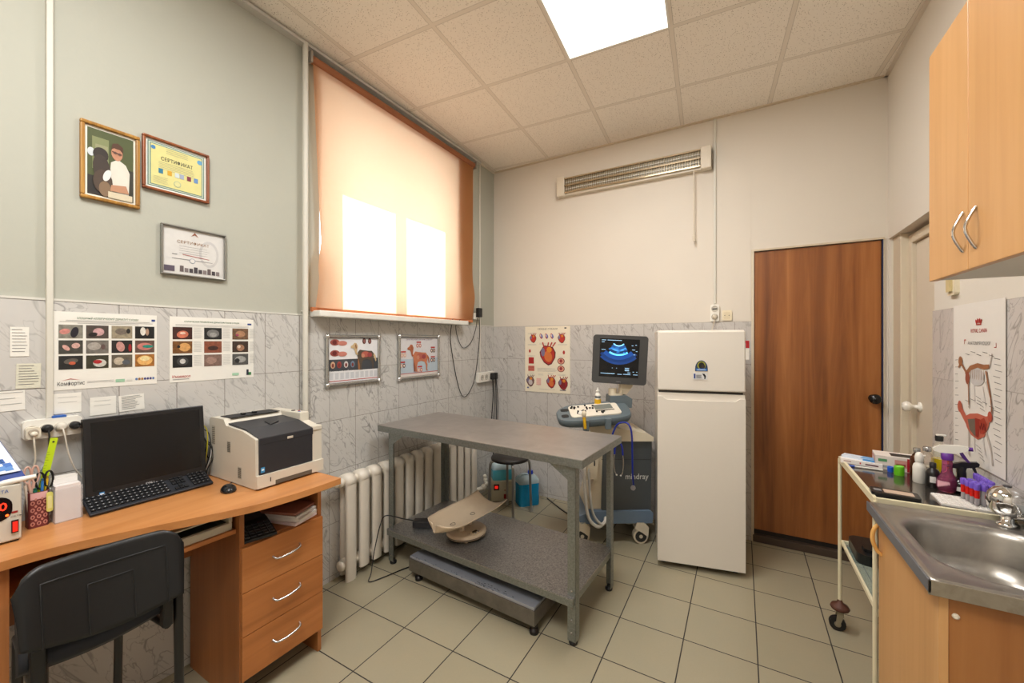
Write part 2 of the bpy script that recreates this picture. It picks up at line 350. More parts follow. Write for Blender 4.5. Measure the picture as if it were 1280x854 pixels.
# brown door in the back wall
dw = wood('walnut_door_laminate', (106, 58, 24), (146, 88, 42), (176, 114, 62), 'z', .35, .55)
b = MB(); b.box(DX0 + .004, DX1 - .014, YB + .006, YB + .045, .085, DZ - .004, dw)
d1 = struct(b.build('door_1', bevel=.002))
b = MB(); b.lathe([(.024, 0), (.024, .012), (.011, .016), (.011, .035), (.028, .045), (.032, .058), (.026, .072), (.004, .078)], (.740, YB + .006, 1.083), M((18, 17, 18), .25), 20, (0, -1, 0)); b.build('door_knob', d1)
b = MB(); b.box(DX1 - .012, DX1, YB - .004, YB + .05, .085, DZ, M((44, 52, 82), .5)); b.box(DX1 - .006, DX1 + .001, YB - .008, YB + .05, 0, DZ, M((206, 196, 176), .6)); struct(b.build('trim_2'))
b = MB(); b.box(DX0 - .004, DX1, YB - .02, YB + .2, 0, .05, M((70, 55, 42), .7)); b.box(DX0, DX1, YB + .02, YB + .1, .05, .083, M((40, 32, 26), .8)); struct(b.build('trim_3', bevel=.004))
b = MB(); b.box(DX0 - .014, DX0 + .003, YB - .014, YB, 0, DZ + .01, M((212, 200, 178), .6)); b.box(DX0 - .014, DX1, YB - .012, YB + .006, DZ, DZ + .012, M((205, 190, 165), .6)); struct(b.build('trim_4'))
# white door in the niche
dm = M((224, 214, 196), .45, var=.02)
b = MB(); b.box(XR + ND, XR + ND + .035, NY0, NY1 - .19, .02, NZ - .075, dm)
d2 = struct(b.build('door_2', bevel=.003))
b = MB(); jm = M((214, 202, 180), .6, var=.03)
b.box(XR + ND - .02, XR + ND + .04, NY1 - .185, NY1 - .135, 0, NZ - .02, jm); b.box(XR + ND - .02, XR + ND + .04, NY0, NY1 - .185, NZ - .07, NZ - .02, jm); b.box(XR + .02, XR + ND + .04, NY1 - .135, NY1, 0, NZ, jm); struct(b.build('trim_5', bevel=.004))
b = MB(); kn = M((236, 232, 222), .2); q = (XR + ND, 3.14, 1.075)
b.lathe([(.028, 0), (.028, .008), (.012, .012), (.012, .035), (.026, .045), (.031, .06), (.024, .074), (.003, .08)], q, kn, 20, (-1, 0, 0)); b.build('door_knob', d2)
# ------------------------------------------------------------------ building in room coordinates under a thing
def _tmat(o):
    m = Matrix.Translation(o.location) @ Matrix.Rotation(o.rotation_euler.z, 4, 'Z')
    return (_tmat(o.parent) @ m) if o.parent else m
def wb(b, name, parent, **k):
    inv = _tmat(parent).inverted(); b.v = [tuple(inv @ Vector(p)) for p in b.v]; return b.build(name, parent, **k)
paper = M((226, 224, 216), .7, var=.02); paper2 = M((214, 212, 204), .7, var=.03); ink = M((52, 52, 56), .7); grey_ink = M((120, 120, 122), .7); pale_ink = M((160, 162, 162), .7)
red = M((176, 40, 34), .5); green_ink = M((38, 92, 52), .6); blue_ink = M((36, 62, 130), .6); teal = M((32, 132, 130), .5)
white_pl = M((228, 225, 216), .35, var=.02); black_pl = M((20, 20, 22), .4); dark_pl = M((34, 35, 38), .45); cream_pl = M((206, 196, 176), .45, var=.03)
steel = M((150, 148, 144), .28, 1., var=.08, scale=20.); chrome = M((215, 215, 215), .08, 1., var=.02)
FLESH = [(196, 120, 108), (160, 70, 60), (120, 40, 38), (190, 160, 140)]; FUR = [(60, 52, 46), (120, 108, 96), (170, 150, 128), (28, 26, 26), (200, 186, 164)]
def photo(s, x0, y0, x1, y1, base, blobs):
    s.rect(x0, y0, x1, y1, M(tuple(int(c * .85) for c in base), .5, var=.6, scale=90), 2); w, h = x1 - x0, y1 - y0
    for k, (cx, cy, rx, ry, rot, c) in enumerate(blobs):
        rx = min(rx, .95 * min(cx, 1 - cx)) if abs(rot) < .1 else rx
        s.ell(x0 + cx * w, y0 + cy * h, rx * w, min(ry, .96 * min(cy, 1 - cy)) * h, M(c, .5, var=.45, scale=130), 3 + k, rot)
def rblobs(n, pal):
    return [(random.uniform(.3, .7), random.uniform(.3, .7), random.uniform(.12, .28), random.uniform(.12, .28), random.uniform(-.25, .25), random.choice(pal)) for _ in range(n)]
RWALL = {'left': (Vector((0, 1, 0)), XL + TT), 'back': (Vector((1, 0, 0)), YB - TT), 'right': (Vector((0, -1, 0)), XR - TT)}
def hang(side, name, label, cat, u0, u1, z0, z1, thick=.0015, face=paper, off=.0, group=None, tilt=0.):
    """flat sheet on a wall: returns (mesh builder, sheet, finish function)"""
    r, pl = RWALL[side]; n = r.cross(Vector((0, 0, 1)))
    uu = {'left': lambda u: Vector((pl + off, u, 0)), 'back': lambda u: Vector((u, pl - off, 0)), 'right': lambda u: Vector((pl - off, u, 0))}[side]
    o = uu(u0) + Vector((0, 0, z0)); w = abs(u1 - u0); h = z1 - z0; up = Vector((0, 0, 1))
    if tilt:
        r2 = (r * math.cos(tilt) + up * math.sin(tilt)); up = (up * math.cos(tilt) - r * math.sin(tilt)); r = r2
    loc = o + r * w / 2; b = MB(); b.prism([o - loc, o + r * w - loc, o + r * w + up * h - loc, o + up * h - loc], n * thick, face)
    s = Sheet(b, o - loc + n * thick, r, up, w, h)
    def fin():
        q = b.build(name, None, loc=loc); tag(q, label, cat, group); return q
    return b, s, fin
# poster 1: flea allergy
b, s, fin = hang('left', 'veterinary_poster', 'white poster with a three by four grid of skin photographs, nearest the cable duct', 'poster', .430, .724, 1.272, 1.560)
s.text('БЛОШИНЫЙ АЛЛЕРГИЧЕСКИЙ ДЕРМАТИТ У КОШЕК', .147, .262, .0105, green_ink, 2, 'c', .175, .01); s.rect(.276, .262, .288, .270, blue_ink, 2)
for y, a, c_ in ((.256, .03, .27), (.251, .015, .28), (.246, .06, .235)): s.rect(a, y, c_, y + .0012, grey_ink, 2)
bases = [((150, 146, 134), [(.25, .5, .22, .2, .3, (196, 128, 120)), (.65, .45, .16, .4, -.2, (26, 22, 34))]), ((84, 74, 66), [(.55, .5, .25, .3, 0, (190, 150, 150)), (.3, .3, .2, .15, .2, (30, 26, 26))]),
 ((170, 158, 132), [(.45, .55, .28, .25, 0, (110, 100, 90)), (.8, .6, .1, .2, 0, (30, 28, 28))]), ((22, 22, 22), [(.4, .6, .14, .35, 0, (210, 206, 196)), (.62, .55, .09, .3, 0, (160, 130, 110))]),
 ((76, 74, 66), [(.3, .45, .2, .14, -.9, (200, 152, 142)), (.7, .6, .18, .2, .4, (200, 160, 150))]), ((128, 122, 114), [(.35, .55, .3, .3, 0, (158, 152, 144)), (.75, .5, .1, .2, 0, (90, 70, 66))]),
 ((40, 36, 34), [(.42, .5, .2, .4, .2, (186, 136, 128)), (.88, .4, .08, .3, 0, (150, 30, 30))]), ((110, 84, 74), [(.5, .5, .4, .3, 0, (186, 116, 106)), (.65, .5, .28, .13, 0, (28, 128, 112))]),
 ((34, 34, 32), [(.5, .6, .3, .2, .2, (90, 84, 76)), (.55, .45, .14, .12, 0, (190, 90, 60))]), ((62, 58, 40), [(.6, .4, .3, .3, 0, (190, 188, 180)), (.5, .5, .2, .15, 0, (160, 30, 34))]),
 ((110, 100, 84), [(.35, .5, .25, .3, .3, (180, 168, 148)), (.7, .4, .2, .2, 0, (80, 84, 90))]), ((176, 112, 44), [(.5, .5, .4, .4, 0, (216, 168, 100)), (.5, .65, .25, .2, 0, (236, 204, 150))])]
for k, (c_, bl) in enumerate(bases):
    i, j = k % 4, k // 4; x = .012 + i * .0705; y = .190 - j * .0575; photo(s, x, y, x + .062, y + .050, c_, bl)
s.text('Комфортис', .008, .016, .020, ink, 2, 'l', .070, .01); s.poly([(.018, .034), (.042, .041), (.068, .034), (.042, .0385)], red, 2)
for y in (.026, .021): s.rect(.085, y, .160, y + .001, grey_ink, 2)
s.rect(.165, .016, .192, .028, M((150, 190, 160), .6), 2); s.rect(.198, .018, .215, .026, paper2, 2)
for k in range(7): s.ell(.228 + k * .009, .024, .0038, .005, M(random.choice([(60, 60, 120), (150, 100, 50), (90, 120, 170), (170, 120, 60)]), .6), 2)
fin()
# poster 2
b, s, fin = hang('left', 'veterinary_poster', 'white poster of three photo columns, right of the twelve photo poster', 'poster', .768, 1.112, 1.270, 1.560)
s.text('КЛИНИЧЕСКИЕ ПРОЯВЛЕНИЯ ДЕРМАТОФИТОЗОВ У КОШЕК', .165, .266, .0095, green_ink, 2, 'c', .225, .01); s.rect(.315, .262, .333, .270, blue_ink, 2)
for y in (.255, .249): s.rect(.02, y, .32, y + .001, grey_ink, 2)
c3 = [((70, 34, 26), [(.5, .4, .3, .3, .2, (196, 110, 84)), (.5, .5, .15, .1, 0, (220, 190, 170))]), ((130, 84, 40), [(.6, .5, .3, .35, 0, (200, 150, 90)), (.3, .55, .08, .12, 0, (24, 24, 28))]), ((24, 24, 24), [(.5, .5, .3, .35, 0, (60, 60, 60)), (.5, .5, .15, .2, 0, (190, 188, 184))]),
 ((38, 38, 38), [(.5, .5, .35, .35, 0, (110, 110, 108)), (.5, .4, .2, .2, 0, (150, 150, 146))]), ((150, 84, 60), [(.5, .4, .3, .2, 0, (60, 36, 30))]), ((140, 112, 100), [(.4, .5, .3, .3, 0, (152, 124, 112))]),
 ((128, 96, 70), [(.5, .5, .3, .3, 0, (160, 120, 90)), (.3, .4, .1, .1, 0, (150, 60, 90))]), ((70, 52, 40), [(.5, .4, .25, .3, 0, (150, 110, 84)), (.4, .5, .1, .15, 0, (210, 190, 170))]), ((90, 90, 88), [(.5, .5, .35, .3, 0, (150, 150, 146)), (.3, .4, .15, .2, 0, (40, 40, 40))])]
for k, (c_, bl) in enumerate(c3):
    i, j = k // 3, k % 3; x = .010 + i * .118; y = .190 - j * .0625; photo(s, x, y, x + .072, y + .054, c_, bl); s.lines(x + .078, x + .110, y + .052, 9, .0055, pale_ink, .001)
s.text('Имаверол', .008, .020, .016, red, 2, 'l', .066, .01); s.rect(.01, .012, .07, .014, grey_ink, 2); s.rect(.245, .014, .275, .026, M((160, 200, 170), .6), 2); s.rect(.31, .012, .320, .040, M((40, 44, 60), .5), 2); s.rect(.320, .012, .332, .026, M((60, 130, 70), .5), 2); fin()
# handwritten notes
NOTES = [('paper_note', 'small handwritten note taped highest on the tiles left of the conduit', .331, .373, 1.399, 1.500, 8, 0.), ('paper_note', 'densely handwritten square note below the highest one, left of the conduit', .343, .399, 1.288, 1.374, 8, -.02),
 ('paper_note', 'white note cut by the left edge of the photo, lowest beside the conduit', .300, .364, 1.214, 1.282, 3, .01), ('paper_note', 'white note with two faint lines directly above the socket strip', .430, .500, 1.187, 1.260, 2, 0.),
 ('paper_note', 'plain white note between the two others under the twelve photo poster', .523, .596, 1.166, 1.235, 2, 0.), ('paper_note', 'white note with printed rows, tilted, rightmost above the monitor', .606, .684, 1.168, 1.232, 9, .04)]
for k, (n_, lb, y0, y1, z0, z1, nl, ti) in enumerate(NOTES):
    b, s, fin = hang('left', n_, lb, 'note', y0, y1, z0, z1, .001, paper if k not in (1,) else M((208, 206, 188), .7), tilt=ti, off=.001)
    w, h = y1 - y0, z1 - z0
    if nl == 2: s.lines(w * .15, w * .85, h * .8, 2, h * .25, pale_ink, .001)
    else: s.lines(w * .1, w * .95, h * .92, nl, h * .85 / nl, grey_ink if nl > 3 else pale_ink, .0016, ragged=.4)
    fin()
# framed pictures above the tiles
def framed(name, label, cat, y0, y1, z0, z1, fw_, fm, drawing, side='left', depth=.018, mat_=paper, off=-.0):
    r, pl = RWALL[side]; pl0 = XL if off < 0 else pl
    t = thing(name, label, cat, (pl0, (y0 + y1) / 2, z0)); w, h = y1 - y0, z1 - z0; b = MB()
    for (a, c_, e, f_) in ((0, w, 0, fw_), (0, w, h - fw_, h), (0, fw_, fw_, h - fw_), (w - fw_, w, fw_, h - fw_)):
        b.box(0, depth, a - w / 2, c_ - w / 2, e, f_, fm)
    b.build('frame', t, bevel=min(.004, fw_ * .3)); b = MB(); b.box(0, .006, -w / 2 + fw_ * .8, w / 2 - fw_ * .8, fw_ * .8, h - fw_ * .8, mat_)
    iw, ih = w - 2 * fw_, h - 2 * fw_; s = Sheet(b, (.006, -w / 2 + fw_, fw_), (0, 1, 0), (0, 0, 1), iw, ih); drawing(s, iw, ih); b.build('print', t); return t
gold = wood('gilded_wood', (110, 74, 26), (160, 114, 48), (196, 152, 78), 'z', .35, 2.); brownf = wood('brown_wood_frame', (92, 44, 16), (134, 70, 30), (160, 92, 46), 'z', .35, 2.)
def d_portrait(s, w, h):
    s.rect(0, 0, w, h, M((226, 224, 210), .5), 1); a, c_ = w * .05, w * .96
    s.rect(a, h * .03, c_, h * .97, M((70, 78, 40), .5), 2); s.rect(w * .14, h * .4, w * .46, h * .86, M((120, 126, 84), .5), 3); s.rect(w * .2, h * .3, w * .44, h * .76, M((140, 140, 104), .5), 4)
    s.rect(a, h * .03, w * .5, h * .3, M((34, 30, 26), .5), 3); s.rect(w * .84, h * .03, c_, h * .5, M((44, 42, 32), .5), 3); s.ell(w * .12, h * .63, w * .07, h * .06, M((196, 202, 206), .5), 4)
    s.poly([(w * .44, h * .12), (w * .86, h * .12), (w * .88, h * .45), (w * .80, h * .56), (w * .64, h * .62), (w * .50, h * .55)], M((206, 202, 190), .5), 5)
    s.ell(w * .62, h * .70, w * .115, h * .105, M((176, 124, 96), .5, var=.2, scale=90), 6); s.poly([(w * .50, h * .74), (w * .53, h * .83), (w * .64, h * .855), (w * .74, h * .81), (w * .745, h * .72), (w * .68, h * .765), (w * .56, h * .77)], M((74, 44, 24), .5), 7)
    s.line(w * .52, h * .715, w * .72, h * .70, h * .012, M((40, 30, 26), .5), 8); s.ell(w * .58, h * .705, w * .035, h * .017, M((90, 62, 52), .5), 9); s.ell(w * .67, h * .70, w * .035, h * .017, M((90, 62, 52), .5), 9)
    s.ell(w * .30, h * .62, w * .15, h * .10, M((42, 32, 26), .5), 8); s.ell(w * .32, h * .42, w * .17, h * .2, M((54, 42, 34), .5), 8, .1); s.ell(w * .34, h * .24, w * .19, h * .17, M((70, 54, 42), .5), 9); s.ell(w * .38, h * .14, w * .12, h * .11, M((120, 96, 72), .5), 10)
    s.ell(w * .42, h * .34, w * .07, h * .09, M((214, 212, 208), .5), 11, -.3); s.poly([(w * .48, h * .13), (w * .86, h * .14), (w * .80, h * .25), (w * .5, h * .22)], M((176, 128, 98), .5), 11); s.rect(w * .44, h * .03, w * .93, h * .12, M((198, 186, 160), .5), 10)
framed('framed_portrait', 'gold framed portrait of a person in white holding a dark shaggy dog', 'picture', .496, .668, 1.994, 2.290, .013, gold, d_portrait, off=-1)
def d_cert(s, w, h):
    s.rect(0, 0, w, h, M((222, 224, 216), .5), 1)
    for k, c_ in enumerate(((74, 110, 104), (196, 204, 180), (96, 128, 122), (206, 200, 132))): e = .008 + k * .0035; s.rect(e, e, w - e, h - e, M(c_, .5), 2 + k)
    s.text('СЕРТИФИКАТ', w * .5, h * .62, .021, ink, 7, 'c', w * .52, .015)
    for y in (.87, .83, .79): s.rect(w * .32, h * y, w * .68, h * y + .001, grey_ink, 7)
    s.lines(w * .2, w * .82, h * .58, 5, h * .035, grey_ink, .0009, 7); s.ell(w * .12, h * .84, .008, .008, M((60, 120, 170), .5), 7); s.ell(w * .88, h * .82, .010, .010, M((90, 150, 190), .5), 7)
    for x, c_ in ((.2, (30, 110, 140)), (.34, (196, 150, 30)), (.46, (190, 200, 200)), (.54, (150, 160, 180)), (.66, (120, 40, 60)), (.78, (90, 130, 180))): s.rect(w * x, h * .34, w * x + w * .07, h * .44, M(c_, .5), 7)
    s.ell(w * .5, h * .2, .013, .013, M((150, 168, 150), .5), 7); s.ell(w * .5, h * .2, .011, .011, M((204, 200, 140), .5), 8); s.lines(w * .12, w * .36, h * .26, 5, h * .03, grey_ink, .0008, 7)
framed('framed_certificate', 'yellow certificate in a brown wooden frame, right of the gold framed portrait', 'certificate', .676, .915, 2.090, 2.315, .010, brownf, d_cert, off=-1)
def d_cert2(s, w, h):
    s.rect(0, 0, w, h, M((206, 204, 200), .4), 1); s.ell(w * .74, h * .52, w * .17, h * .3, M((190, 188, 186), .5), 2); s.ell(w * .74, h * .52, w * .13, h * .24, M((206, 204, 200), .5), 3)
    s.text('СЕРТИФИКАТ', w * .48, h * .68, .017, M((150, 116, 88), .5), 4, 'c', w * .52, .01); s.poly([(w * .44, h * .86), (w * .5, h * .96), (w * .56, h * .86), (w * .5, h * .9)], M((140, 84, 60), .5), 4)
    s.lines(w * .25, w * .75, h * .62, 4, h * .05, grey_ink, .0009, 4); s.line(w * .30, h * .44, w * .74, h * .40, .0022, M((170, 60, 66), .5), 5); s.rect(w * .14, h * .42, w * .22, h * .43, ink, 4); s.rect(w * .14, h * .33, w * .8, h * .34, grey_ink, 4)
    s.ell(w * .46, h * .32, .011, .011, M((110, 130, 160), .5), 4); s.ell(w * .46, h * .32, .0095, .0095, M((206, 204, 200), .5), 5)
    s.rect(w * .02, h * .05, w * .18, h * .17, M((84, 74, 88), .5), 4)
    for x in range(9): s.rect(w * (.26 + x * .075), h * .06, w * (.26 + x * .075 + .06), h * (.15 + .04 * (x % 3 == 0)), M(random.choice([(60, 54, 60), (96, 84, 84), (120, 110, 110)]), .5), 4)
framed('framed_certificate', 'pale grey certificate in a thin silver frame, lowest of the three wall frames', 'certificate', .737, .985, 1.741, 1.959, .007, M((150, 150, 146), .3, .9), d_cert2, off=-1)
# two snap frames with dog anatomy
def dog(s, w, h, cx, cy, k, c1, c2, c3):
    """side view of a standing dog, head to the left, high enough to read"""
    P = lambda pts: [(cx + x * k, cy + y * k) for x, y in pts]
    body = [(-.30, .16), (-.22, .24), (-.10, .22), (.10, .20), (.28, .19), (.36, .10), (.37, -.02), (.33, -.14), (.37, -.22), (.35, -.38), (.40, -.42), (.30, -.42), (.29, -.24), (.22, -.12), (.05, -.08), (-.10, -.12), (-.14, -.24), (-.14, -.40), (-.10, -.43), (-.21, -.43), (-.22, -.25), (-.28, -.08), (-.32, .04)]
    s.poly(P(body), M(c1, .5), 6)
    s.poly(P([(-.34, .16), (-.30, .36), (-.36, .46), (-.44, .47), (-.50, .40), (-.58, .36), (-.57, .30), (-.46, .29), (-.42, .20), (-.38, .08), (-.28, .08)]), M(c2, .5), 7); s.poly(P([(-.38, .44), (-.34, .30), (-.38, .26), (-.42, .38)]), M(c3, .5), 8)
    s.poly(P([(.36, .12), (.44, .02), (.47, -.14), (.43, -.18), (.38, -.02), (.34, .02)]), M(c2, .5), 7)
    s.poly(P([(-.30, .0), (-.20, -.12), (-.22, -.42), (-.28, -.42), (-.30, -.2)]), M(c3, .5), 5)
    s.ell(cx + .0 * k, cy + .08 * k, .17 * k, .10 * k, M((176, 92, 78), .5), 9); s.ell(cx + .18 * k, cy + .06 * k, .10 * k, .08 * k, M((150, 64, 66), .5), 10); s.ell(cx - .1 * k, cy + .04 * k, .07 * k, .07 * k, M((190, 130, 104), .5), 10)
def snap(label, y0, y1, z0, z1, fn):
    t = thing('snap_frame', label, 'picture', (XL + TT, (y0 + y1) / 2, z0), 0, 'aluminium snap frames under the window'); w, h = y1 - y0, z1 - z0; al = M((176, 176, 172), .25, .85); b = MB(); r = .011
    b.cyl((.01, -w / 2 + r, r), (.01, w / 2 - r, r), r, al, n=12); b.cyl((.01, -w / 2 + r, h - r), (.01, w / 2 - r, h - r), r, al, n=12); b.cyl((.01, -w / 2 + r, r), (.01, -w / 2 + r, h - r), r, al, n=12); b.cyl((.01, w / 2 - r, r), (.01, w / 2 - r, h - r), r, al, n=12); b.build('frame', t)
    for a in (-1, 1):
        for e in (r, h - r): q = MB(); q.ball((.012, a * (w / 2 - r), e), r * 1.5, chrome, 12); q.build('corner_cap', t)
    b = MB(); b.box(0, .008, -w / 2 + r, w / 2 - r, r, h - r, M((224, 224, 226), .25)); s = Sheet(b, (.008, -w / 2 + r * 1.8, r * 1.8), (0, 1, 0), (0, 0, 1)); fn(s, w - 3.6 * r, h - 3.6 * r); b.build('print', t)
def d_dog1(s, w, h):
    s.rect(0, h * .26, w, h * .52, M((62, 66, 72), .5), 1); s.rect(0, h * .035, w, h * .05, red, 2)
    for k in range(10): s.rect(w * (.02 + k * .1), h * .08, w * (.02 + k * .1 + .07), h * .22, M((196, 198, 202), .6), 2)
    s.text('Анатомия собаки', w * .01, h * .225, .020, M((235, 235, 235), .5), 4, 'l', w * .46, .01); dog(s, w, h, w * .72, h * .56, w * .52, (84, 72, 60), (196, 170, 130), (150, 100, 64))
    for x, y in ((.06, .9), (.06, .66)): s.ell(w * (x + .06), h * (y - .0), w * .09, h * .07, M((150, 76, 66), .5), 3); s.ell(w * (x + .20), h * (y - .02), w * .09, h * .055, M((188, 120, 106), .5), 4); s.ell(w * (x + .05), h * y, w * .04, h * .05, M((100, 34, 34), .5), 5)
    for x in (.70, .82): s.ell(w * x, h * .93, w * .038, h * .07, M((86, 40, 36), .5), 3); s.ell(w * x, h * .93, w * .02, h * .045, M((140, 90, 84), .5), 4)
    for x, c_ in ((.08, (196, 160, 130)), (.20, (150, 60, 56)), (.33, (206, 200, 196)), (.46, (110, 130, 150))): s.ell(w * x, h * .40, w * .042, h * .075, M(c_, .5), 3); s.ell(w * x, h * .39, w * .022, h * .045, M((120, 50, 44), .5), 4)
snap('aluminium snap frame with a white and slate dog anatomy chart, left one under the window', 1.512, 1.926, 1.176, 1.492, d_dog1)
def d_dog2(s, w, h):
    s.rect(0, h * .0, w, h * .45, M((176, 190, 200), .5), 1); s.rect(0, h * .45, w, h, M((206, 204, 206), .5), 1); s.rect(0, 0, w, h * .08, M((214, 206, 200), .5), 2); s.rect(0, h * .075, w, h * .09, red, 3)
    s.text('ВНУТРЕННИЕ ОРГАНЫ СОБАКИ', w * .5, h * .93, .016, M((120, 96, 110), .5), 3, 'c', w * .68, .008); dog(s, w, h, w * .50, h * .45, w * .56, (188, 116, 84), (170, 98, 66), (150, 84, 56))
    for x, y in ((.08, .62), (.06, .36), (.47, .86), (.86, .72), (.86, .46), (.50, .22)):
        s.rect(w * (x - .06), h * y, w * (x + .06), h * (y + .035), red, 4)
        for q in (-.035, .035): s.ell(w * (x + q), h * (y - .07), w * .033, h * .055, M(random.choice([(186, 110, 96), (150, 70, 64), (214, 170, 150), (90, 50, 44)]), .5), 4); s.ell(w * (x + q), h * (y - .07), w * .017, h * .028, M((226, 210, 196), .5), 5)
snap('aluminium snap frame with an orange dog on a pale chart, right one under the window', 2.092, 2.544, 1.168, 1.500, d_dog2)
# heart poster on the back wall
b, s, fin = hang('back', 'heart_poster', 'white poster with red heart drawings on the back wall tiles, left of the scanner', 'poster', -1.800, -1.341, .975, 1.592, .002, M((232, 222, 200), .5, var=.02))
def heart(cx, cy, k, c1=(176, 44, 34), c2=(206, 110, 54), c3=(96, 28, 34)):
    pts = [(-.30, .25), (-.18, .42), (.05, .40), (.28, .34), (.42, .10), (.40, -.15), (.22, -.45), (.05, -.52), (-.18, -.38), (-.36, -.10), (-.40, .10)]
    s.poly([(cx + x * k, cy + y * k) for x, y in pts], M(c3, .5), 3); s.poly([(cx + x * k * .88, cy + y * k * .88) for x, y in pts], M(c1, .5), 4)
    s.ell(cx + .04 * k, cy - .1 * k, .2 * k, .26 * k, M(c2, .5), 5, .3); s.ell(cx - .22 * k, cy + .1 * k, .10 * k, .2 * k, M((120, 110, 140), .5), 6); s.ell(cx + .1 * k, cy + .22 * k, .13 * k, .13 * k, M((214, 132, 40), .5), 7)
    for q in (-.18, .02, .14, .26): s.line(cx + q * k, cy + .36 * k, cx + (q * 1.5 + .03) * k, cy + .56 * k, .06 * k, M(c1, .5), 4)
s.text('СЕРДЦЕ СОБАКИ', .235, .585, .020, ink, 2, 'c', .20, .015); s.rect(.405, .592, .425, .604, ink, 2)
heart(.235, .355, .20); heart(.085, .505, .085, c2=(190, 50, 40)); heart(.375, .505, .09, c2=(190, 50, 40)); heart(.055, .100, .105, (120, 90, 90), (190, 180, 180), (80, 30, 34)); heart(.27, .10, .115); heart(.39, .09, .115, (150, 30, 36), (120, 20, 30))
for x in (.170, .225, .280): s.ell(x, .525, .014, .026, M((170, 60, 60), .5), 3, .3); s.ell(x + .008, .525, .010, .020, M((110, 110, 170), .5), 4, .3); s.ell(x - .004, .53, .006, .014, M((220, 200, 190), .5), 5, .3)
s.rect(.04, .265, .095, .325, M((170, 34, 34), .5), 3); s.ell(.052, .385, .010, .016, red, 3); s.ell(.400, .375, .011, .018, red, 3)
s.rect(.035, .195, .100, .245, M((206, 120, 104), .5), 3)
for k in range(4): s.line(.036, .203 + k * .011, .099, .206 + k * .011, .004, M((170, 60, 56), .5), 4)
for y in (.295, .225): s.ell(.372, y, .036, .030, M((120, 60, 50), .5), 3); s.ell(.372, y, .029, .024, M((214, 150, 130), .5), 4); s.ell(.372, y + .002, .014, .016, M((150, 50, 50), .5), 5)
s.rect(.122, .065, .170, .130, M((232, 190, 178), .5), 3)
for k in range(5): s.rect(.122, .07 + k * .013, .170, .072 + k * .013, M((214, 150, 140), .5), 4)
for (x0, x1, y1, n_) in ((.03, .12, .555, 2), (.34, .43, .555, 2), (.03, .13, .45, 2), (.15, .31, .46, 2), (.34, .44, .45, 2), (.13, .34, .225, 4), (.03, .11, .340, 1), (.34, .42, .335, 1), (.03, .10, .175, 1), (.14, .20, .17, 2), (.24, .30, .18, 2), (.34, .42, .175, 2), (.15, .33, .030, 1)): s.lines(x0, x1, y1, n_, .009, pale_ink, .0018)
s.poly([(.02, .03), (.045, .03), (.032, .048)], blue_ink, 3); s.rect(.36, .025, .42, .033, grey_ink, 3); fin()
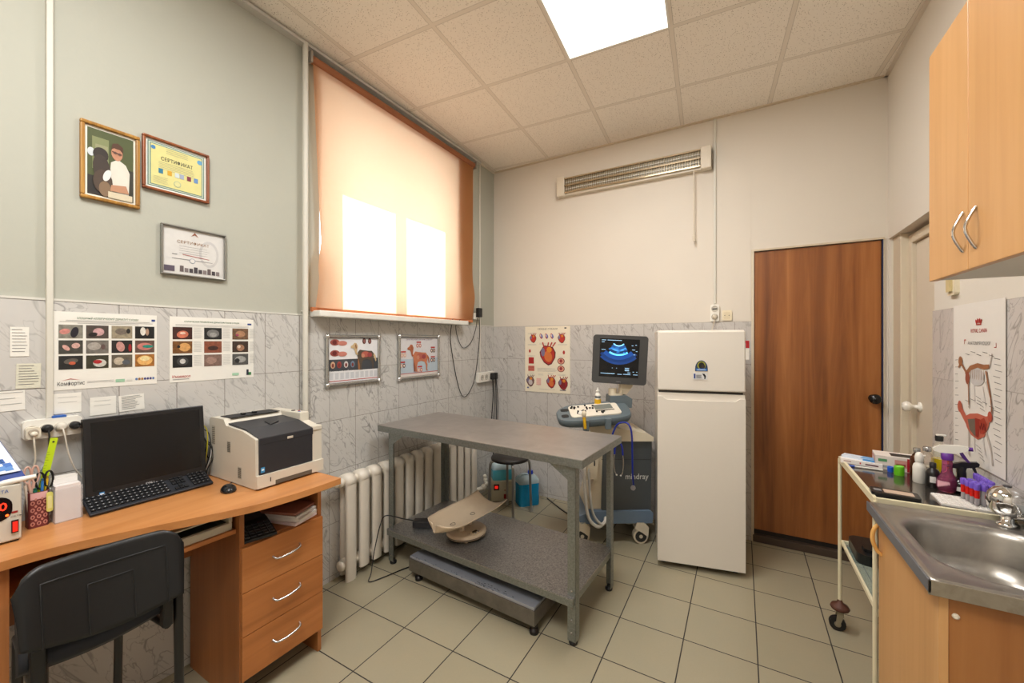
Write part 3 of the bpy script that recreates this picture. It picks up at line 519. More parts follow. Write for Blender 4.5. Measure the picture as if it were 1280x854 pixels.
# anatomy poster on the right wall
b, s, fin = hang('right', 'cat_anatomy_poster', 'tall white poster with two red cat anatomy drawings on the right wall tiles', 'poster', 2.461, 2.068, .965, 1.604, .0015, M((230, 226, 220), .5, var=.02), off=.003)
s.text('ROYAL CANIN', .215, .520, .022, red, 3, 'c', .12, .02)
for a in (-.4, -.15, .15, .4): s.ell(.215 + a * .045, .560 + .006 * math.cos(a * 3), .005, .010, red, 3, -a)
s.rect(.195, .549, .235, .553, red, 3)
s.text('АНАТОМИЯ КОШКИ', .215, .472, .018, grey_ink, 3, 'c', .17, .01); s.rect(.10, .490, .115, .493, red, 3); s.rect(.10, .475, .103, .493, red, 3); s.rect(.325, .462, .34, .465, red, 3); s.rect(.337, .462, .340, .480, red, 3)
def cat(oy, bone):
    P = lambda pts: [(.02 + x, oy + y) for x, y in pts]; leg = M((190, 180, 172), .5); bn = M((156, 104, 70), .5)
    ln = lambda x0, y0, x1, y1, w, m, L: s.line(.02 + x0, oy + y0, .02 + x1, oy + y1, w, m, L); el = lambda x, y, a, b_, m, L, r=0.: s.ell(.02 + x, oy + y, a, b_, m, L, r)
    # thin grey limbs and tail
    ln(.118, .05, .122, -.05, .013, leg, 3); ln(.115, -.05, .128, -.058, .012, leg, 3); ln(.250, .06, .285, .0, .014, leg, 3); ln(.285, .0, .295, -.055, .010, leg, 3); ln(.160, .04, .165, -.03, .008, M((214, 208, 204), .5), 3); ln(.225, .04, .245, -.03, .008, M((214, 208, 204), .5), 3); ln(.275, .115, .292, .165, .008, leg, 3)
    if bone:
        el(.050, .128, .017, .020, bn, 5); ln(.044, .112, .034, .100, .010, bn, 5); ln(.060, .115, .100, .085, .012, bn, 5)
        s.poly(P([(.09, .082), (.13, .112), (.19, .126), (.24, .122), (.275, .125), (.275, .110), (.24, .104), (.19, .108), (.14, .095), (.10, .066)]), bn, 5)
        el(.180, .072, .060, .036, M((204, 200, 198), .5), 4); el(.112, .062, .018, .026, M((150, 80, 60), .5), 6)
        for k in range(7): ln(.140 + k * .016, .10, .134 + k * .017, .062, .0028, M((170, 140, 116), .5), 6)
        ln(.118, .045, .122, -.045, .006, bn, 6); ln(.252, .10, .284, .005, .009, bn, 6); ln(.284, .005, .294, -.05, .006, bn, 6)
    else:
        rd_ = M((196, 104, 84), .5); el(.048, .128, .019, .024, M((182, 92, 72), .5), 7); ln(.055, .115, .105, .075, .028, rd_, 5)
        s.poly(P([(.08, .09), (.13, .110), (.19, .120), (.25, .118), (.28, .125), (.27, .085), (.24, .040), (.19, .018), (.14, .026), (.105, .05)]), rd_, 4)
        s.poly(P([(.112, .085), (.13, .045), (.175, .026), (.19, .10)]), M((112, 100, 88), .5), 5); s.poly(P([(.172, .10), (.178, .028), (.200, .026), (.212, .10)]), M((150, 44, 36), .5), 6); s.poly(P([(.205, .095), (.212, .045), (.240, .050), (.262, .090), (.24, .112)]), M((168, 60, 44), .5), 6); el(.282, .122, .015, .020, M((186, 84, 66), .5), 7)
        for k in range(5): el(.215 + k * .009, .07 + .012 * (k % 2), .005, .008, M((120, 30, 30), .5), 8)
    for k in range(9): a = .31 + .006 * (k % 3); y = oy + .15 - k * .022; s.line(a + .01, y, a + .055, y - .004, .0016, ink, 3)
    for k in range(6): y = oy + .13 - k * .030; s.line(.020, y, .044 + .008 * (k % 2), y + .003, .0016, ink, 3)
    for k in range(5): s.line(.11 + k * .045, oy + .160 + .01 * (k % 2), .145 + k * .045, oy + .156 + .01 * (k % 2), .0016, ink, 3)
    for k in range(4): s.line(.195 + .01 * k, oy - .004 - k * .014, .232 + .01 * k, oy - .012 - k * .014, .0016, ink, 3)
cat(.275, True); cat(.085, False); fin()
# conduits, sockets, switches, pull cord
cond = M((206, 203, 192), .5, var=.03)
def channel(name, label, cat, x0, x1, y0, y1, z0, z1, bev=.003):
    t = MB(); cx, cy = (x0 + x1) / 2, (y0 + y1) / 2; t.box(x0 - cx, x1 - cx, y0 - cy, y1 - cy, 0, z1 - z0, cond); return tag(t.build(name, None, bevel=bev, loc=(cx, cy, z0)), label, cat)
channel('cable_duct', 'flat white cable duct running down the left wall to the socket strip', 'cable duct', XL, XL + .022, .411, .428, 1.176, HC - .012)
def pipe(name, label, x, y, z0, z1, r):
    b = MB(); b.cyl((0, 0, 0), (0, 0, z1 - z0), r, cond, n=16)
    for z in (.35, 1.02): b.cyl((-(x - XL) + .001, 0, z), (0, 0, z), .006, cond, n=8)
    return tag(b.build(name, None, loc=(x, y, z0)), label, 'pipe')
pipe('heating_pipe', 'round white pipe rising to the ceiling left of the window blind', XL + .035, 1.375, .60, HC - .014, .0145)
channel('cable_duct', 'thin white cable duct in the corner between the window and the back wall', 'cable duct', XL, XL + .012, 3.140, 3.156, 1.165, HC - .014)
channel('cable_duct', 'white cable duct from the ceiling to the double socket above the fridge', 'cable duct', -.182, -.164, YB - .012, YB, 1.735, HC)
def euro(b, c, n, r=.021):
    b.cyl(c, Vector(c) + Vector(n) * .002, r, M((214, 210, 200), .4), n=24); b.cyl(Vector(c) + Vector(n) * .002, Vector(c) + Vector(n) * .003, r * .82, M((120, 116, 108), .5), n=24)
# strip of four on the left wall
t = thing('socket_strip', 'long white four way socket strip on the tiles above the desk', 'socket', (XL + TT, .425, 1.110)); b = MB(); b.prism([(0, x, y) for x, y in rrect(.142, .066, .012, cx=0, cy=.033)], (.030, 0, 0), white_pl); b.build('housing', t, bevel=.003)
for k, y in enumerate((-.052, -.017, .017, .050)):
    b = MB(); b.lathe([(.0165, 0), (.0165, .004), (.013, .005), (.0125, .001)], (.030, y, .034), M((196, 190, 178), .4), 24, (1, 0, 0)); b.build('socket', t)
b = MB(); b.box(.002, .026, -.002, .032, .0665, .0735, M((40, 90, 170), .5)); b.build('blue_tag', t)['label'] = 'small blue tag stuck on the top edge'
def plug(name, label, y, z, col, wire, cat='plug', big=False):
    t = thing(name, label, cat, (XL + TT + .031, y, z)); pm = M(col, .4); b = MB()
    if big: b.prism([(0, p, q) for p, q in rrect(.034, .040, .010, cx=0, cy=0)], (.026, 0, 0), pm); b.lathe([(.012, .026), (.012, .029), (.010, .030)], (0, 0, .004), M((170, 160, 145), .4), 20, (1, 0, 0)); b.ball((.034, 0, -.002), .009, pm)
    else: b.lathe([(.014, 0), (.0145, .010), (.012, .020), (.007, .024)], (0, 0, 0), pm, 20, (1, 0, 0))
    b.build('plug_body', t, bevel=.001); b = MB(); b.tube(smoothpath([Vector(p) - Vector((XL + TT + .031, y, z)) for p in wire], 6), .0024, pm, 8); b.build('wire', t)
X0 = XL + TT
plug('power_plug', 'white square adapter plug with white wire, leftmost on the socket strip', .373, 1.136, (216, 208, 190), [(X0 + .060, .373, 1.13), (X0 + .068, .373, 1.10), (X0 + .06, .376, 1.04), (X0 + .05, .364, .98), (X0 + .05, .358, .93), (X0 + .05, .352, .86)], big=True)
plug('power_plug', 'black round plug, second from the left on the socket strip', .408, 1.144, (22, 22, 24), [(X0 + .052, .408, 1.142), (X0 + .060, .409, 1.11), (X0 + .056, .409, 1.06), (X0 + .045, .402, 1.02), (X0 + .03, .385, .985), (X0 + .02, .36, .97)])
plug('power_plug', 'white round plug with a long white wire, third on the socket strip', .442, 1.144, (206, 200, 188), [(X0 + .052, .442, 1.143), (X0 + .060, .446, 1.11), (X0 + .056, .455, 1.05), (X0 + .048, .472, .99), (X0 + .04, .495, .94), (X0 + .03, .503, .88), (X0 + .02, .500, .834)])
plug('power_plug', 'black round plug, rightmost on the socket strip beside the monitor', .475, 1.144, (22, 22, 24), [(X0 + .052, .475, 1.143), (X0 + .056, .488, 1.135), (X0 + .05, .505, 1.12), (X0 + .035, .53, 1.10), (X0 + .015, .56, 1.06), (X0 + .01, .58, .95)])
# double socket and switch on the back wall
t = thing('double_socket', 'white double socket on the back wall above the fridge', 'socket', (-.173, YB, 1.601)); b = MB(); b.prism([(x, 0, z) for x, z in rrect(.060, .130, .012, cy=.065)], (0, -.024, 0), white_pl); b.build('housing', t, bevel=.003)
for z in (.095, .036):
    b = MB(); b.lathe([(.023, 0), (.023, .004), (.019, .005), (.0185, .001)], (0, -.024, z), M((190, 184, 172), .4), 24, (0, -1, 0))
    if z > .05: b.box(-.017, .017, -.0275, -.0245, z - .004, z + .004, black_pl)
    b.build('socket', t)
t = thing('power_plug', 'white plug in the lower half of the socket above the fridge', 'plug', (-.173, YB - .0245, 1.637)); b = MB(); b.lathe([(.018, 0), (.018, .012), (.012, .022), (.005, .024)], (0, 0, 0), M((206, 196, 178), .4), 20, (0, -1, 0)); b.build('plug_body', t); b = MB(); b.tube(smoothpath([(0, -.012, -.012), (-.006, -.016, -.05), (-.02, -.02, -.12), (-.025, -.03, -.30)], 6), .003, M((206, 196, 178), .4)); b.build('wire', t)
t = thing('wall_socket', 'small square cream wall outlet right of the double socket', 'socket', (-.092, YB, 1.607)); b = MB(); b.prism([(x, 0, z) for x, z in rrect(.066, .076, .008, cy=.038)], (0, -.012, 0), M((226, 214, 186), .4)); b.build('faceplate', t, bevel=.002); b = MB(); b.prism([(x, -.012, z) for x, z in rrect(.044, .050, .004, cy=.038)], (0, -.003, 0), M((216, 202, 172), .4)); b.cyl((-.014, -.0151, .038), (-.014, -.0156, .038), .003, dark_pl, n=8); b.cyl((.014, -.0151, .038), (.014, -.0156, .038), .003, dark_pl, n=8); b.build('insert', t)
# rocker switch on the right wall below the wall cabinet
t = thing('light_switch', 'cream rocker light switch on the right wall just below the wall cupboard', 'switch', (XR, 2.478, 1.652)); b = MB(); b.prism([(0, x, z) for x, z in rrect(.075, .095, .014, cy=.047)], (-.016, 0, 0), M((226, 216, 190), .4)); b.build('faceplate', t, bevel=.004); b = MB(); b.prism([(-.016, x, z) for x, z in rrect(.036, .064, .003, cy=.047)], (-.010, 0, 0), M((206, 188, 140), .4)); b.build('rocker', t, bevel=.002)
# socket block by the window corner, plugs and hanging wires
t = thing('socket_block', 'small white surface socket block near the corner at table height', 'socket', (XL + TT, 3.235, 1.062)); b = MB(); b.box(0, .035, -.155, .12, 0, .095, white_pl); b.build('housing', t, bevel=.006)
for y in (-.10, -.03, .05):
    b = MB(); b.lathe([(.026, 0), (.026, .003), (.021, .004), (.020, .001)], (.035, y, .048), M((190, 186, 176), .4), 20, (1, 0, 0)); b.cyl((.0362, y - .009, .048), (.0368, y - .009, .048), .004, black_pl, n=8); b.cyl((.0362, y + .009, .048), (.0368, y + .009, .048), .004, black_pl, n=8); b.build('socket', t)
for k, (dy, lb) in enumerate(((.045, 'black plug with a long hanging cord in the corner socket block, left one'), (.10, 'black plug with a long hanging cord in the corner socket block, right one'))):
    t = thing('power_plug', lb, 'plug', (XL + TT + .0395, 3.235 + dy, 1.115), 0, 'plugs in the corner socket block'); b = MB(); b.box(0, .035, -.02, .02, -.035, .03, black_pl); b.build('plug_body', t, bevel=.008); b = MB()
    b.tube(smoothpath([(.02, -.005, -.03), (.03, -.01, -.2), (.02, -.02 + .03 * k, -.45), (.03, .0, -.7), (.02, -.03, -.9), (.0, .01, -1.02)], 6), .0045, black_pl); b.tube(smoothpath([(.02, .008, -.03), (.034, .015, -.25), (.028, .0 + .02 * k, -.5), (.02, .02, -.8)], 6), .0035, black_pl); b.build('wire', t)
t = thing('power_adapter', 'small black plug and adapter high in the corner right of the window', 'adapter', (XL + .001, 3.05, 1.655)); b = MB(); b.box(0, .03, -.03, .045, 0, .06, white_pl); b.build('socket_base', t, bevel=.004); b = MB(); b.box(.03, .07, -.005, .05, .02, .105, black_pl); b.build('plug_body', t, bevel=.006)
b = MB(); b.tube(smoothpath([(.045, .03, .0), (.03, .06, -.12), (.025, .04, -.33), (.025, -.03, -.58), (.02, -.16, -.70), (.02, -.26, -.58), (.02, -.36, -.22), (.03, -.36, -.06), (.09, -.42, -.02)], 8), .0035, black_pl); b.build('wire', t)
b = MB(); b.tube(smoothpath([(.045, .0, .01), (.03, -.01, -.1), (.025, -.08, -.22), (.02, -.19, -.26), (.02, -.27, -.16), (.03, -.30, -.06), (.09, -.32, -.02)], 8), .003, black_pl); b.build('wire', t)
# wall lamp with louvre and pull cord
t = thing('louvred_wall_lamp', 'long white tube lamp with a louvre grille high on the back wall', 'lamp', (-.82, YB, 2.76)); lm = M((214, 204, 186), .4); hw = .627; b = MB(); b.box(-hw, hw, -.05, 0, 0, .165, lm); b.box(-hw + .075, hw - .075, -.052, -.05, .018, .147, M((190, 176, 150), .3)); b.build('housing', t, bevel=.005)
for sx in (-1, 1): b = MB(); b.box(sx * hw, sx * (hw - .075), -.070, -.002, -.004, .169, lm); b.build('end_cap', t, bevel=.008)
b = MB(); al = M((196, 178, 150), .18, .9, var=.04)
for z in (.016, .077, .139): b.box(-hw + .075, hw - .075, -.072, -.052, z, z + .010, al)
for k in range(58): x = -hw + .085 + k * (2 * hw - .17) / 57; b.box(x - .0012, x + .0012, -.070, -.054, .02, .145, al)
b.build('louvre', t); b = MB()
for z in (.052, .112): b.cyl((-hw + .08, -.0535, z), (hw - .08, -.0535, z), .0012, white_pl, n=6)
b.cyl((-hw + .08, -.058, .052), (hw - .08, -.058, .052), .005, white_pl, n=8); b.cyl((-hw + .08, -.058, .112), (hw - .08, -.058, .112), .005, white_pl, n=8); b.build('tube', t)
b = MB(); b.tube([(.505, -.045, 0), (.505, -.045, -.50)], .0045, lm, 8); b.cyl((.505, -.045, -.50), (.505, -.045, -.54), .009, lm, n=12); b.build('pull_cord', t)
# roller blind in front of the window
g = NG('blind_fabric'); f = g.noise(g.obj((400, 400, 60)), 1, 2); col = g.mix(f, lin((172, 108, 68)), lin((182, 118, 78)))
tr = g.n('ShaderNodeBsdfTranslucent'); g.val(lin((255, 224, 188)), tr.inputs[0]); di = g.n('ShaderNodeBsdfDiffuse'); g.l(col, di.inputs[0]); ms = g.n('ShaderNodeMixShader'); ms.inputs[0].default_value = .5; g.l(di.outputs[0], ms.inputs[1]); g.l(tr.outputs[0], ms.inputs[2]); g.l(ms.outputs[0], g.out.inputs[0]); M_blind = g.m
t = thing('roller_blind', 'terracotta fabric roller blind glowing with sunlight over the window', 'blind', (XL, 2.2, 3.08)); BX = .034
def bf(u, v):
    # v 0 bottom, 1 top ; the free sides curl outwards near the bottom
    z = 1.645 - 3.08 + v * (3.045 - 1.645) + .0; k = math.exp(-((v - .12) / .10) ** 2)
    q = 1 - v
    yl = -.785 + .055 * q * (1 if v > .3 else 1) ; yl = -.779 + .05 * min(1, q / .75) - .045 * max(0, min(1, (.28 - v) / .12)) ; yr = .800 - .01 * q + .0 * v
    yr += -.018 * math.exp(-((v - .10) / .07) ** 2)
    y = yl + (yr - yl) * u; x = BX + .018 * math.sin(u * PI * 5 + 1) * max(0, .5 - v) + .07 * k * (math.exp(-(u / .07) ** 2) + math.exp(-((1 - u) / .07) ** 2)) * (.6) + .006 * math.sin(u * 23) * max(0, .4 - v)
    return (x, y, z)
b = MB(); b.grid(bf, 60, 40, M_blind); b.build('fabric', t)
b = MB(); b.cyl((BX - .005, -.788, -.015), (BX - .005, .81, -.015), .024, M((150, 92, 56), .6), n=16); b.build('roller_tube', t)
for y in (-.796, .822): b = MB(); b.box(0, BX + .02, y - .006, y + .006, -.045, .02, M((150, 140, 128), .4)); b.build('bracket', t, bevel=.002)
b = MB(); b.prism([(BX - .006 + x, -.785, -1.445 + z) for x, z in rrect(.020, .026, .006)], (0, 1.575, 0), M((190, 116, 72), .6)); b.build('bottom_rail', t)
# ------------------------------------------------------------------ desk
wy = wood('alder_desk_top', (168, 108, 60), (190, 128, 74), (206, 146, 92), 'y', .3, .6); wz = wood('alder_desk_panel', (136, 82, 42), (158, 98, 52), (176, 114, 64), 'z', .4, .6); wh = wood('alder_drawer_front', (158, 96, 48), (182, 114, 60), (202, 134, 78), 'y', .36, .6)
DT = .83
desk = thing('writing_desk', 'orange wood grain desk with a curved front edge and a drawer pedestal', 'desk', (-1.85, .5, 0))
fr = smoothpath([(-1.575, 1.19, 0), (-1.572, 1.06, 0), (-1.578, .95, 0), (-1.60, .83, 0), (-1.655, .69, 0), (-1.715, .56, 0), (-1.775, .42, 0), (-1.80, .32, 0), (-1.80, .22, 0), (-1.77, .10, 0), (-1.75, -.1, 0), (-1.75, -.6, 0)], 6)
b = MB(); pts = [(p.x, p.y, DT - .026) for p in fr] + [(XL + TT + .004, -.6, DT - .026), (XL + TT + .004, 1.19, DT - .026)]
b.prism([Vector(p) for p in reversed(pts)], (0, 0, .026), wy); wb(b, 'desktop', desk, bevel=.003)
CY0, CY1, CXF = .834, 1.188, -1.70
for (ya, yb) in ((CY0, CY0 + .018), (CY1 - .018, CY1)): b = MB(); b.box(-2.13, CXF - .016, ya, yb, 0, DT - .026, wz); wb(b, 'side_panel', desk, bevel=.001)
b = MB(); b.box(-2.13, CXF - .018, CY0 + .018, CY1 - .018, .625, .640, wz); b.box(-2.13, -2.118, CY0 + .018, CY1 - .018, .10, DT - .026, wz); b.box(-2.1, CXF - .02, CY0 + .018, CY1 - .018, .10, .113, wz); wb(b, 'shelf_board', desk)
for k, (za, zb) in enumerate(((.4565, .632), (.2835, .4535), (.108, .2805))):
    b = MB(); b.box(CXF - .016, CXF, CY0 + .003, CY1 - .003, za, zb, wh); b.box(-2.08, CXF - .016, CY0 + .03, CY1 - .03, za + .02, zb - .03, wz); d = wb(b, 'drawer', desk, bevel=.001)
    zc = (za + zb) / 2 + .003; b = MB(); b.tube(smoothpath([(CXF, .955, zc + .004), (CXF + .018, .965, zc - .004), (CXF + .024, 1.012, zc - .004), (CXF + .018, 1.060, zc + .002), (CXF, 1.072, zc + .008)], 6), .0045, M((214, 214, 216), .2, .9), 8); h = wb(b, 'drawer_handle', desk); h.parent = d
# left pedestal and the keyboard tray with its rails
LX = -1.83
b = MB(); b.box(-2.13, LX, .262, .280, 0, DT - .026, wz); wb(b, 'side_panel', desk); b = MB(); b.box(-2.13, -1.80, -.55, -.532, 0, DT - .026, wz); wb(b, 'side_panel', desk)
b = MB(); b.box(-2.08, -1.735, .283, .831, .690, .706, wh); wb(b, 'keyboard_tray', desk, bevel=.001)
b = MB(); b.box(-2.13, -2.115, .28, CY0, .50, DT - .026, wz); wb(b, 'back_panel', desk)
# things on the tray and in the open compartment
t = thing('flatbed_scanner', 'flat device with a dark glass and a cream rim on the pull out tray', 'scanner', (-1.90, .66, .706)); b = MB(); cr = M((196, 188, 170), .4)
b.box(-.15, .155, -.155, .163, 0, .030, cr); b.build('body', t, bevel=.004); b = MB(); b.box(-.135, .140, -.14, .148, .030, .032, M((46, 48, 50), .12)); b.build('glass', t); b = MB(); b.box(-.15, -.135, -.155, .163, .030, .062, cr); b.box(-.15, .155, .150, .163, .030, .062, cr); b.box(-.15, .155, -.155, .163, .060, .066, cr); b.build('lid_frame', t, bevel=.002)
t = thing('desk_calculator', 'black desk calculator with a tilted display in the open compartment', 'calculator', (-1.775, .925, .641), -.25)
b = MB(); b.hexa([(-.09, -.062, 0), (.075, -.062, 0), (.075, .062, 0), (-.09, .062, 0)], [(-.09, -.062, .034), (.075, -.062, .012), (.075, .062, .012), (-.09, .062, .034)], black_pl); b.build('body', t, bevel=.003)
b = MB(); mk = M((54, 54, 58), .4)
for i in range(5):
    for j in range(5): x = .062 - i * .022; y = -.050 + j * .022; z = .0135 + i * .0030; b.box(x - .016, x, y, y + .017, z, z + .005, mk)
b.build('key', t); t.children[-1]['kind'] = 'stuff'
b = MB(); b.hexa([(-.12, -.060, .030), (-.075, -.060, .026), (-.075, .060, .026), (-.12, .060, .030)], [(-.135, -.060, .075), (-.125, -.060, .078), (-.125, .060, .078), (-.135, .060, .075)], dark_pl); b.build('display', t)
t = thing('catalogue', 'brown covered catalogue lying on white folders in the open compartment', 'book', (-1.80, 1.085, .683), .35); b = MB(); b.box(-.105, .085, -.07, .070, 0, .012, M((142, 92, 78), .6, var=.3, scale=60)); b.build('cover', t, bevel=.002); b = MB(); b.box(-.10, .080, -.066, .072, -.0, .0015, M((200, 190, 180), .7)); b.build('pages', t)
for k, (lb, col, z, a, dx) in enumerate((('white paper folder with a pink edge, lowest of the pile in the open compartment', (222, 204, 206), .641, .30, .012), ('white paper folder between the catalogue and the lowest folder', (226, 220, 216), .655, .42, .018), ('white folder directly under the brown catalogue', (214, 208, 204), .669, .36, .010))):
    b = MB(); b.box(-.11, .085 + dx, -.066, .072, 0, .0125, M(col, .6)); q = b.build('paper_folder', None, bevel=.001, loc=(-1.80, 1.085, z), rotz=a - .05); tag(q, lb, 'folder', 'folders in the open compartment')
# chair
ch = thing('office_chair', 'black plastic back visitor chair pushed up to the desk', 'chair', (-1.50, .37, 0)); cb = M((13, 14, 16), .42, var=.15, scale=120); cf = M((10, 16, 28), .6, var=.2, scale=300); cm = M((18, 18, 20), .3)
def bk(u, v):
    # u along the width, v upwards ; rounded top corners, arched lower edge
    w = .150; y = (u - .5) * 2 * w; z0 = .742 + .026 * (1 - u) - .030 * math.sin(PI * u) ; z1 = .928 - .006 * (u - .5) * 2 ; e = abs(u - .5) * 2
    z1 -= .050 * (1 - math.sqrt(max(0, 1 - (max(0, (e - .70) / .30)) ** 2))); z = z0 + (z1 - z0) * v; x = .118 - .022 * (1 - (2 * u - 1) ** 2) - .03 * (v - .5)
    return (x, y, z)
b = MB(); b.grid(bk, 28, 18, cb, thick=-.016); back = b.build('backrest', ch)
def bk2(u0, u1, v0, v1, off): return lambda u, v: Vector(bk(u0 + (u1 - u0) * u, v0 + (v1 - v0) * v)) + Vector((off, 0, 0))
rim = M((16, 16, 18), .5)
def outline(u0, u1, v0, v1, r=.0016, off=.0168):
    P = [bk2(u0, u1, v0, v1, off)(u, 0) for u in (0,)] ; P = []
    for k in range(9): P.append(bk2(u0, u1, v0, v1, off)(0, k / 8))
    for k in range(1, 9): P.append(bk2(u0, u1, v0, v1, off)(k / 8, 1))
    for k in range(1, 9): P.append(bk2(u0, u1, v0, v1, off)(1, 1 - k / 8))
    q = MB(); q.tube(P, r, rim, 6); return q
o1 = outline(.12, .88, .02, .80, .0022).build('backrest_groove', back); o2 = outline(.38, .66, .03, .62).build('backrest_groove', back)
def seatf(u, v):
    x = -.20 + .285 * v; y = (u - .5) * .29 * (1 - .3 * (1 - v)); return (x, y, .722 - .018 * math.sin(PI * u) - .03 * max(0, (v - .85) / .15) ** 2 + .0 * v)
b = MB(); b.grid(seatf, 16, 16, cf, thick=.035); b.build('seat', ch)
for s_ in (-1, 1):
    b = MB(); b.box(.10, .125, s_ * .118 - .012, s_ * .118 + .012, .66, .755, cb); q = b.build('backrest_bracket', back, bevel=.004)
    ly = .146 if s_ > 0 else .112; lt = .80 if s_ > 0 else .76
    b = MB(); b.tube(smoothpath([(.125, s_ * ly, 0), (.120, s_ * ly, .30), (.112, s_ * ly, .60), (.105, s_ * ly, lt - .02), (.085, s_ * ly, lt)], 6), .0115, cm, 10); b.build('leg', ch)
    b = MB(); b.tube([(-.20, s_ * .10, 0), (-.17, s_ * .10, .655)], .0105, cm, 10); b.build('leg', ch)
    b = MB(); b.tube([(-.18, s_ * .10, .66), (.115, s_ * .12, .66)], .0095, cm, 8); b.build('seat_rail', ch)
# ------------------------------------------------------------------ monitor, keyboard, mouse
t = thing('computer_monitor', 'wide black monitor with a dark blank screen on the desk', 'monitor', (-2.07, .675, DT), 0); bz = M((24, 24, 26), .35)
MX = Matrix.Rotation(-.10, 4, 'Y')
def scr(b, y0, y1, z0, z1, x0, x1, m): b.box(x0, x1, y0, y1, z0, z1, m, MX)
b = MB(); scr(b, -.186, .192, .035, .335, -.012, .014, bz); cs = b.build('casing', t, bevel=.003); b = MB(); scr(b, -.166, .174, .068, .318, .0142, .0150, M((14, 14, 15), .22)); b.build('screen', t)
b = MB(); s = Sheet(b, MX @ Vector((.0145, -.186, .035)), (0, 1, 0), MX @ Vector((0, 0, 1))); s.text('DELL', .185, .012, .013, M((190, 192, 196), .3), 2, 'c', .030, .02); s.rect(.036, .008, .050, .024, M((60, 130, 190), .4), 2); s.rect(.038, .014, .048, .020, M((220, 230, 240), .4), 3); b.build('badge', t)
b = MB(); b.box(-.055, .05, -.12, .12, 0, .008, bz); b.box(-.035, -.018, -.03, .03, .006, .18, bz); b.build('stand', t, bevel=.003)
t = thing('keyboard', 'black keyboard leaning against the foot of the monitor', 'keyboard', (-1.985, .668, DT), .01); KM = Matrix.Rotation(.42, 4, 'Y')
b = MB(); b.box(-.098, 0, -.187, .193, .002, .012, M((28, 31, 38), .5), KM); b.build('body', t, bevel=.003)
b = MB(); km = M((18, 19, 22), .45); kl = M((170, 172, 176), .5)
for i in range(5):
    x = -.014 - i * .0170
    for j in range(24):
        y = -.181 + j * .01535
        if j in (15, 19) or (i in (0, 1) and 15 < j < 19 and not (i == 0 or j == 17)): continue
        b.box(x - .0135, x, y, y + .0125, .012, .0165, km, KM)
        if (i + j) % 1 == 0 and j < 15: b.box(x - .0075, x - .0045, y + .0045, y + .008, .0165, .0167, kl, KM)
        elif j > 19: b.box(x - .0072, x - .0052, y + .005, y + .0068, .0165, .0167, kl, KM)
stuff(b.build('keys', t))
mt = thing('computer_mouse', 'small black mouse on the desk in front of the printer', 'mouse', (-1.845, .855, DT), -.3); b = MB(); b.ball((0, 0, .004), .036, M((20, 22, 26), .22), 20, 1.2, .78, .66)
b.v = [(x, y, max(z, 0)) for x, y, z in b.v]; b.build('body', mt); b = MB(); b.cyl((.014, -.003, .021), (.014, .003, .021), .006, dark_pl, n=12); b.build('scroll_wheel', mt)
q = MB(); q.tube(smoothpath([(-.032, 0, .006), (-.075, .01, .004), (-.12, .035, .004), (-.17, .02, .004), (-.215, .01, .03)], 6), .0018, black_pl, 6); q.build('cable', mt)
q = MB()
for k, (c_, dz, dy) in enumerate(((black_pl, 0, 0), (black_pl, .03, .012), (M((196, 186, 40), .5), .05, .004), (black_pl, -.02, .02), (M((190, 190, 186), .5), .0, .014))):
    q.tube(smoothpath([(-2.125, .862 + dy * .3, DT + .20 + dz), (-2.11, .885 + dy, DT + .17 + dz), (-2.10, .880 + dy * 1.5, DT + .10 + dz * .6), (-2.11, .872 + dy, DT + .04), (-2.105, .86 + dy, DT + .012), (-2.115, .83, DT + .02)], 6), .0022, c_, 6)
q.tube(smoothpath([(-2.11, .89, DT + .16), (-2.10, .905, DT + .13), (-2.105, .90, DT + .08), (-2.11, .885, DT + .12), (-2.11, .89, DT + .16)], 6), .002, black_pl, 6)
q = tag(q.build('cable_bundle', None), 'tangle of black, yellow and grey cables between monitor and printer', 'cables')
# ------------------------------------------------------------------ laser printer
t = thing('laser_printer', 'cream and charcoal laser printer on the right end of the desk', 'printer', (-1.745, 1.06, DT)); cr = M((204, 198, 184), .42, var=.02); ch_ = M((42, 43, 48), .4, var=.1)
L, Rr = -.150, .150; b = MB()
# body outline seen from the side (x depth, z height)
prof = [(-.385, .004), (.0, .004), (.0, .060), (-.002, .212), (-.10, .236), (-.24, .246), (-.262, .272), (-.375, .272), (-.390, .262), (-.390, .012)]
b.prism([(x, L, z) for x, z in prof], (0, Rr - L, 0), cr); b.build('body', t, bevel=.004)
b = MB(); b.box(-.006, .004, L + .012, Rr - .048, .060, .205, ch_); fp = b.build('front_cover', t, bevel=.004)
b = MB(); b.prism([(x, L + .012, z) for x, z in ((.005, .185), (.005, .215), (-.10, .244), (-.245, .255), (-.245, .246), (-.10, .236), (-.01, .20))], (0, Rr - .048 - L - .012, 0), ch_); tc = b.build('output_tray', t, bevel=.003)
b = MB(); b.prism([(-.130, .02, .2470), (-.095, -.035, .2440), (-.165, -.025, .2495), (-.195, .01, .2515)], (0, 0, .003), M((26, 27, 30), .4)); b.build('paper_rest', tc)
b = MB(); b.box(-.345, -.250, L + .025, Rr - .055, .2725, .2755, M((30, 30, 32), .6)); b.build('paper_slot', t)
for y in (-.055, -.005): b = MB(); b.box(-.300, -.280, y - .007, y + .007, .2755, .284, black_pl); b.build('slot_guide', t)
b = MB(); b.box(-.36, .002, Rr - .048, Rr + .002, .2, .222, cr); b.box(-.355, -.10, Rr - .045, Rr + .002, .22, .276, cr); b.build('control_panel', t, bevel=.004)
b = MB(); b.cyl((-.19, Rr - .023, .276), (-.19, Rr - .023, .279), .009, black_pl, n=16); b.cyl((-.14, Rr - .023, .276), (-.14, Rr - .023, .2785), .006, M((60, 90, 160), .4), n=12); b.cyl((-.16, Rr - .012, .276), (-.16, Rr - .012, .2785), .004, M((190, 60, 40), .4), n=12); b.build('button', t)
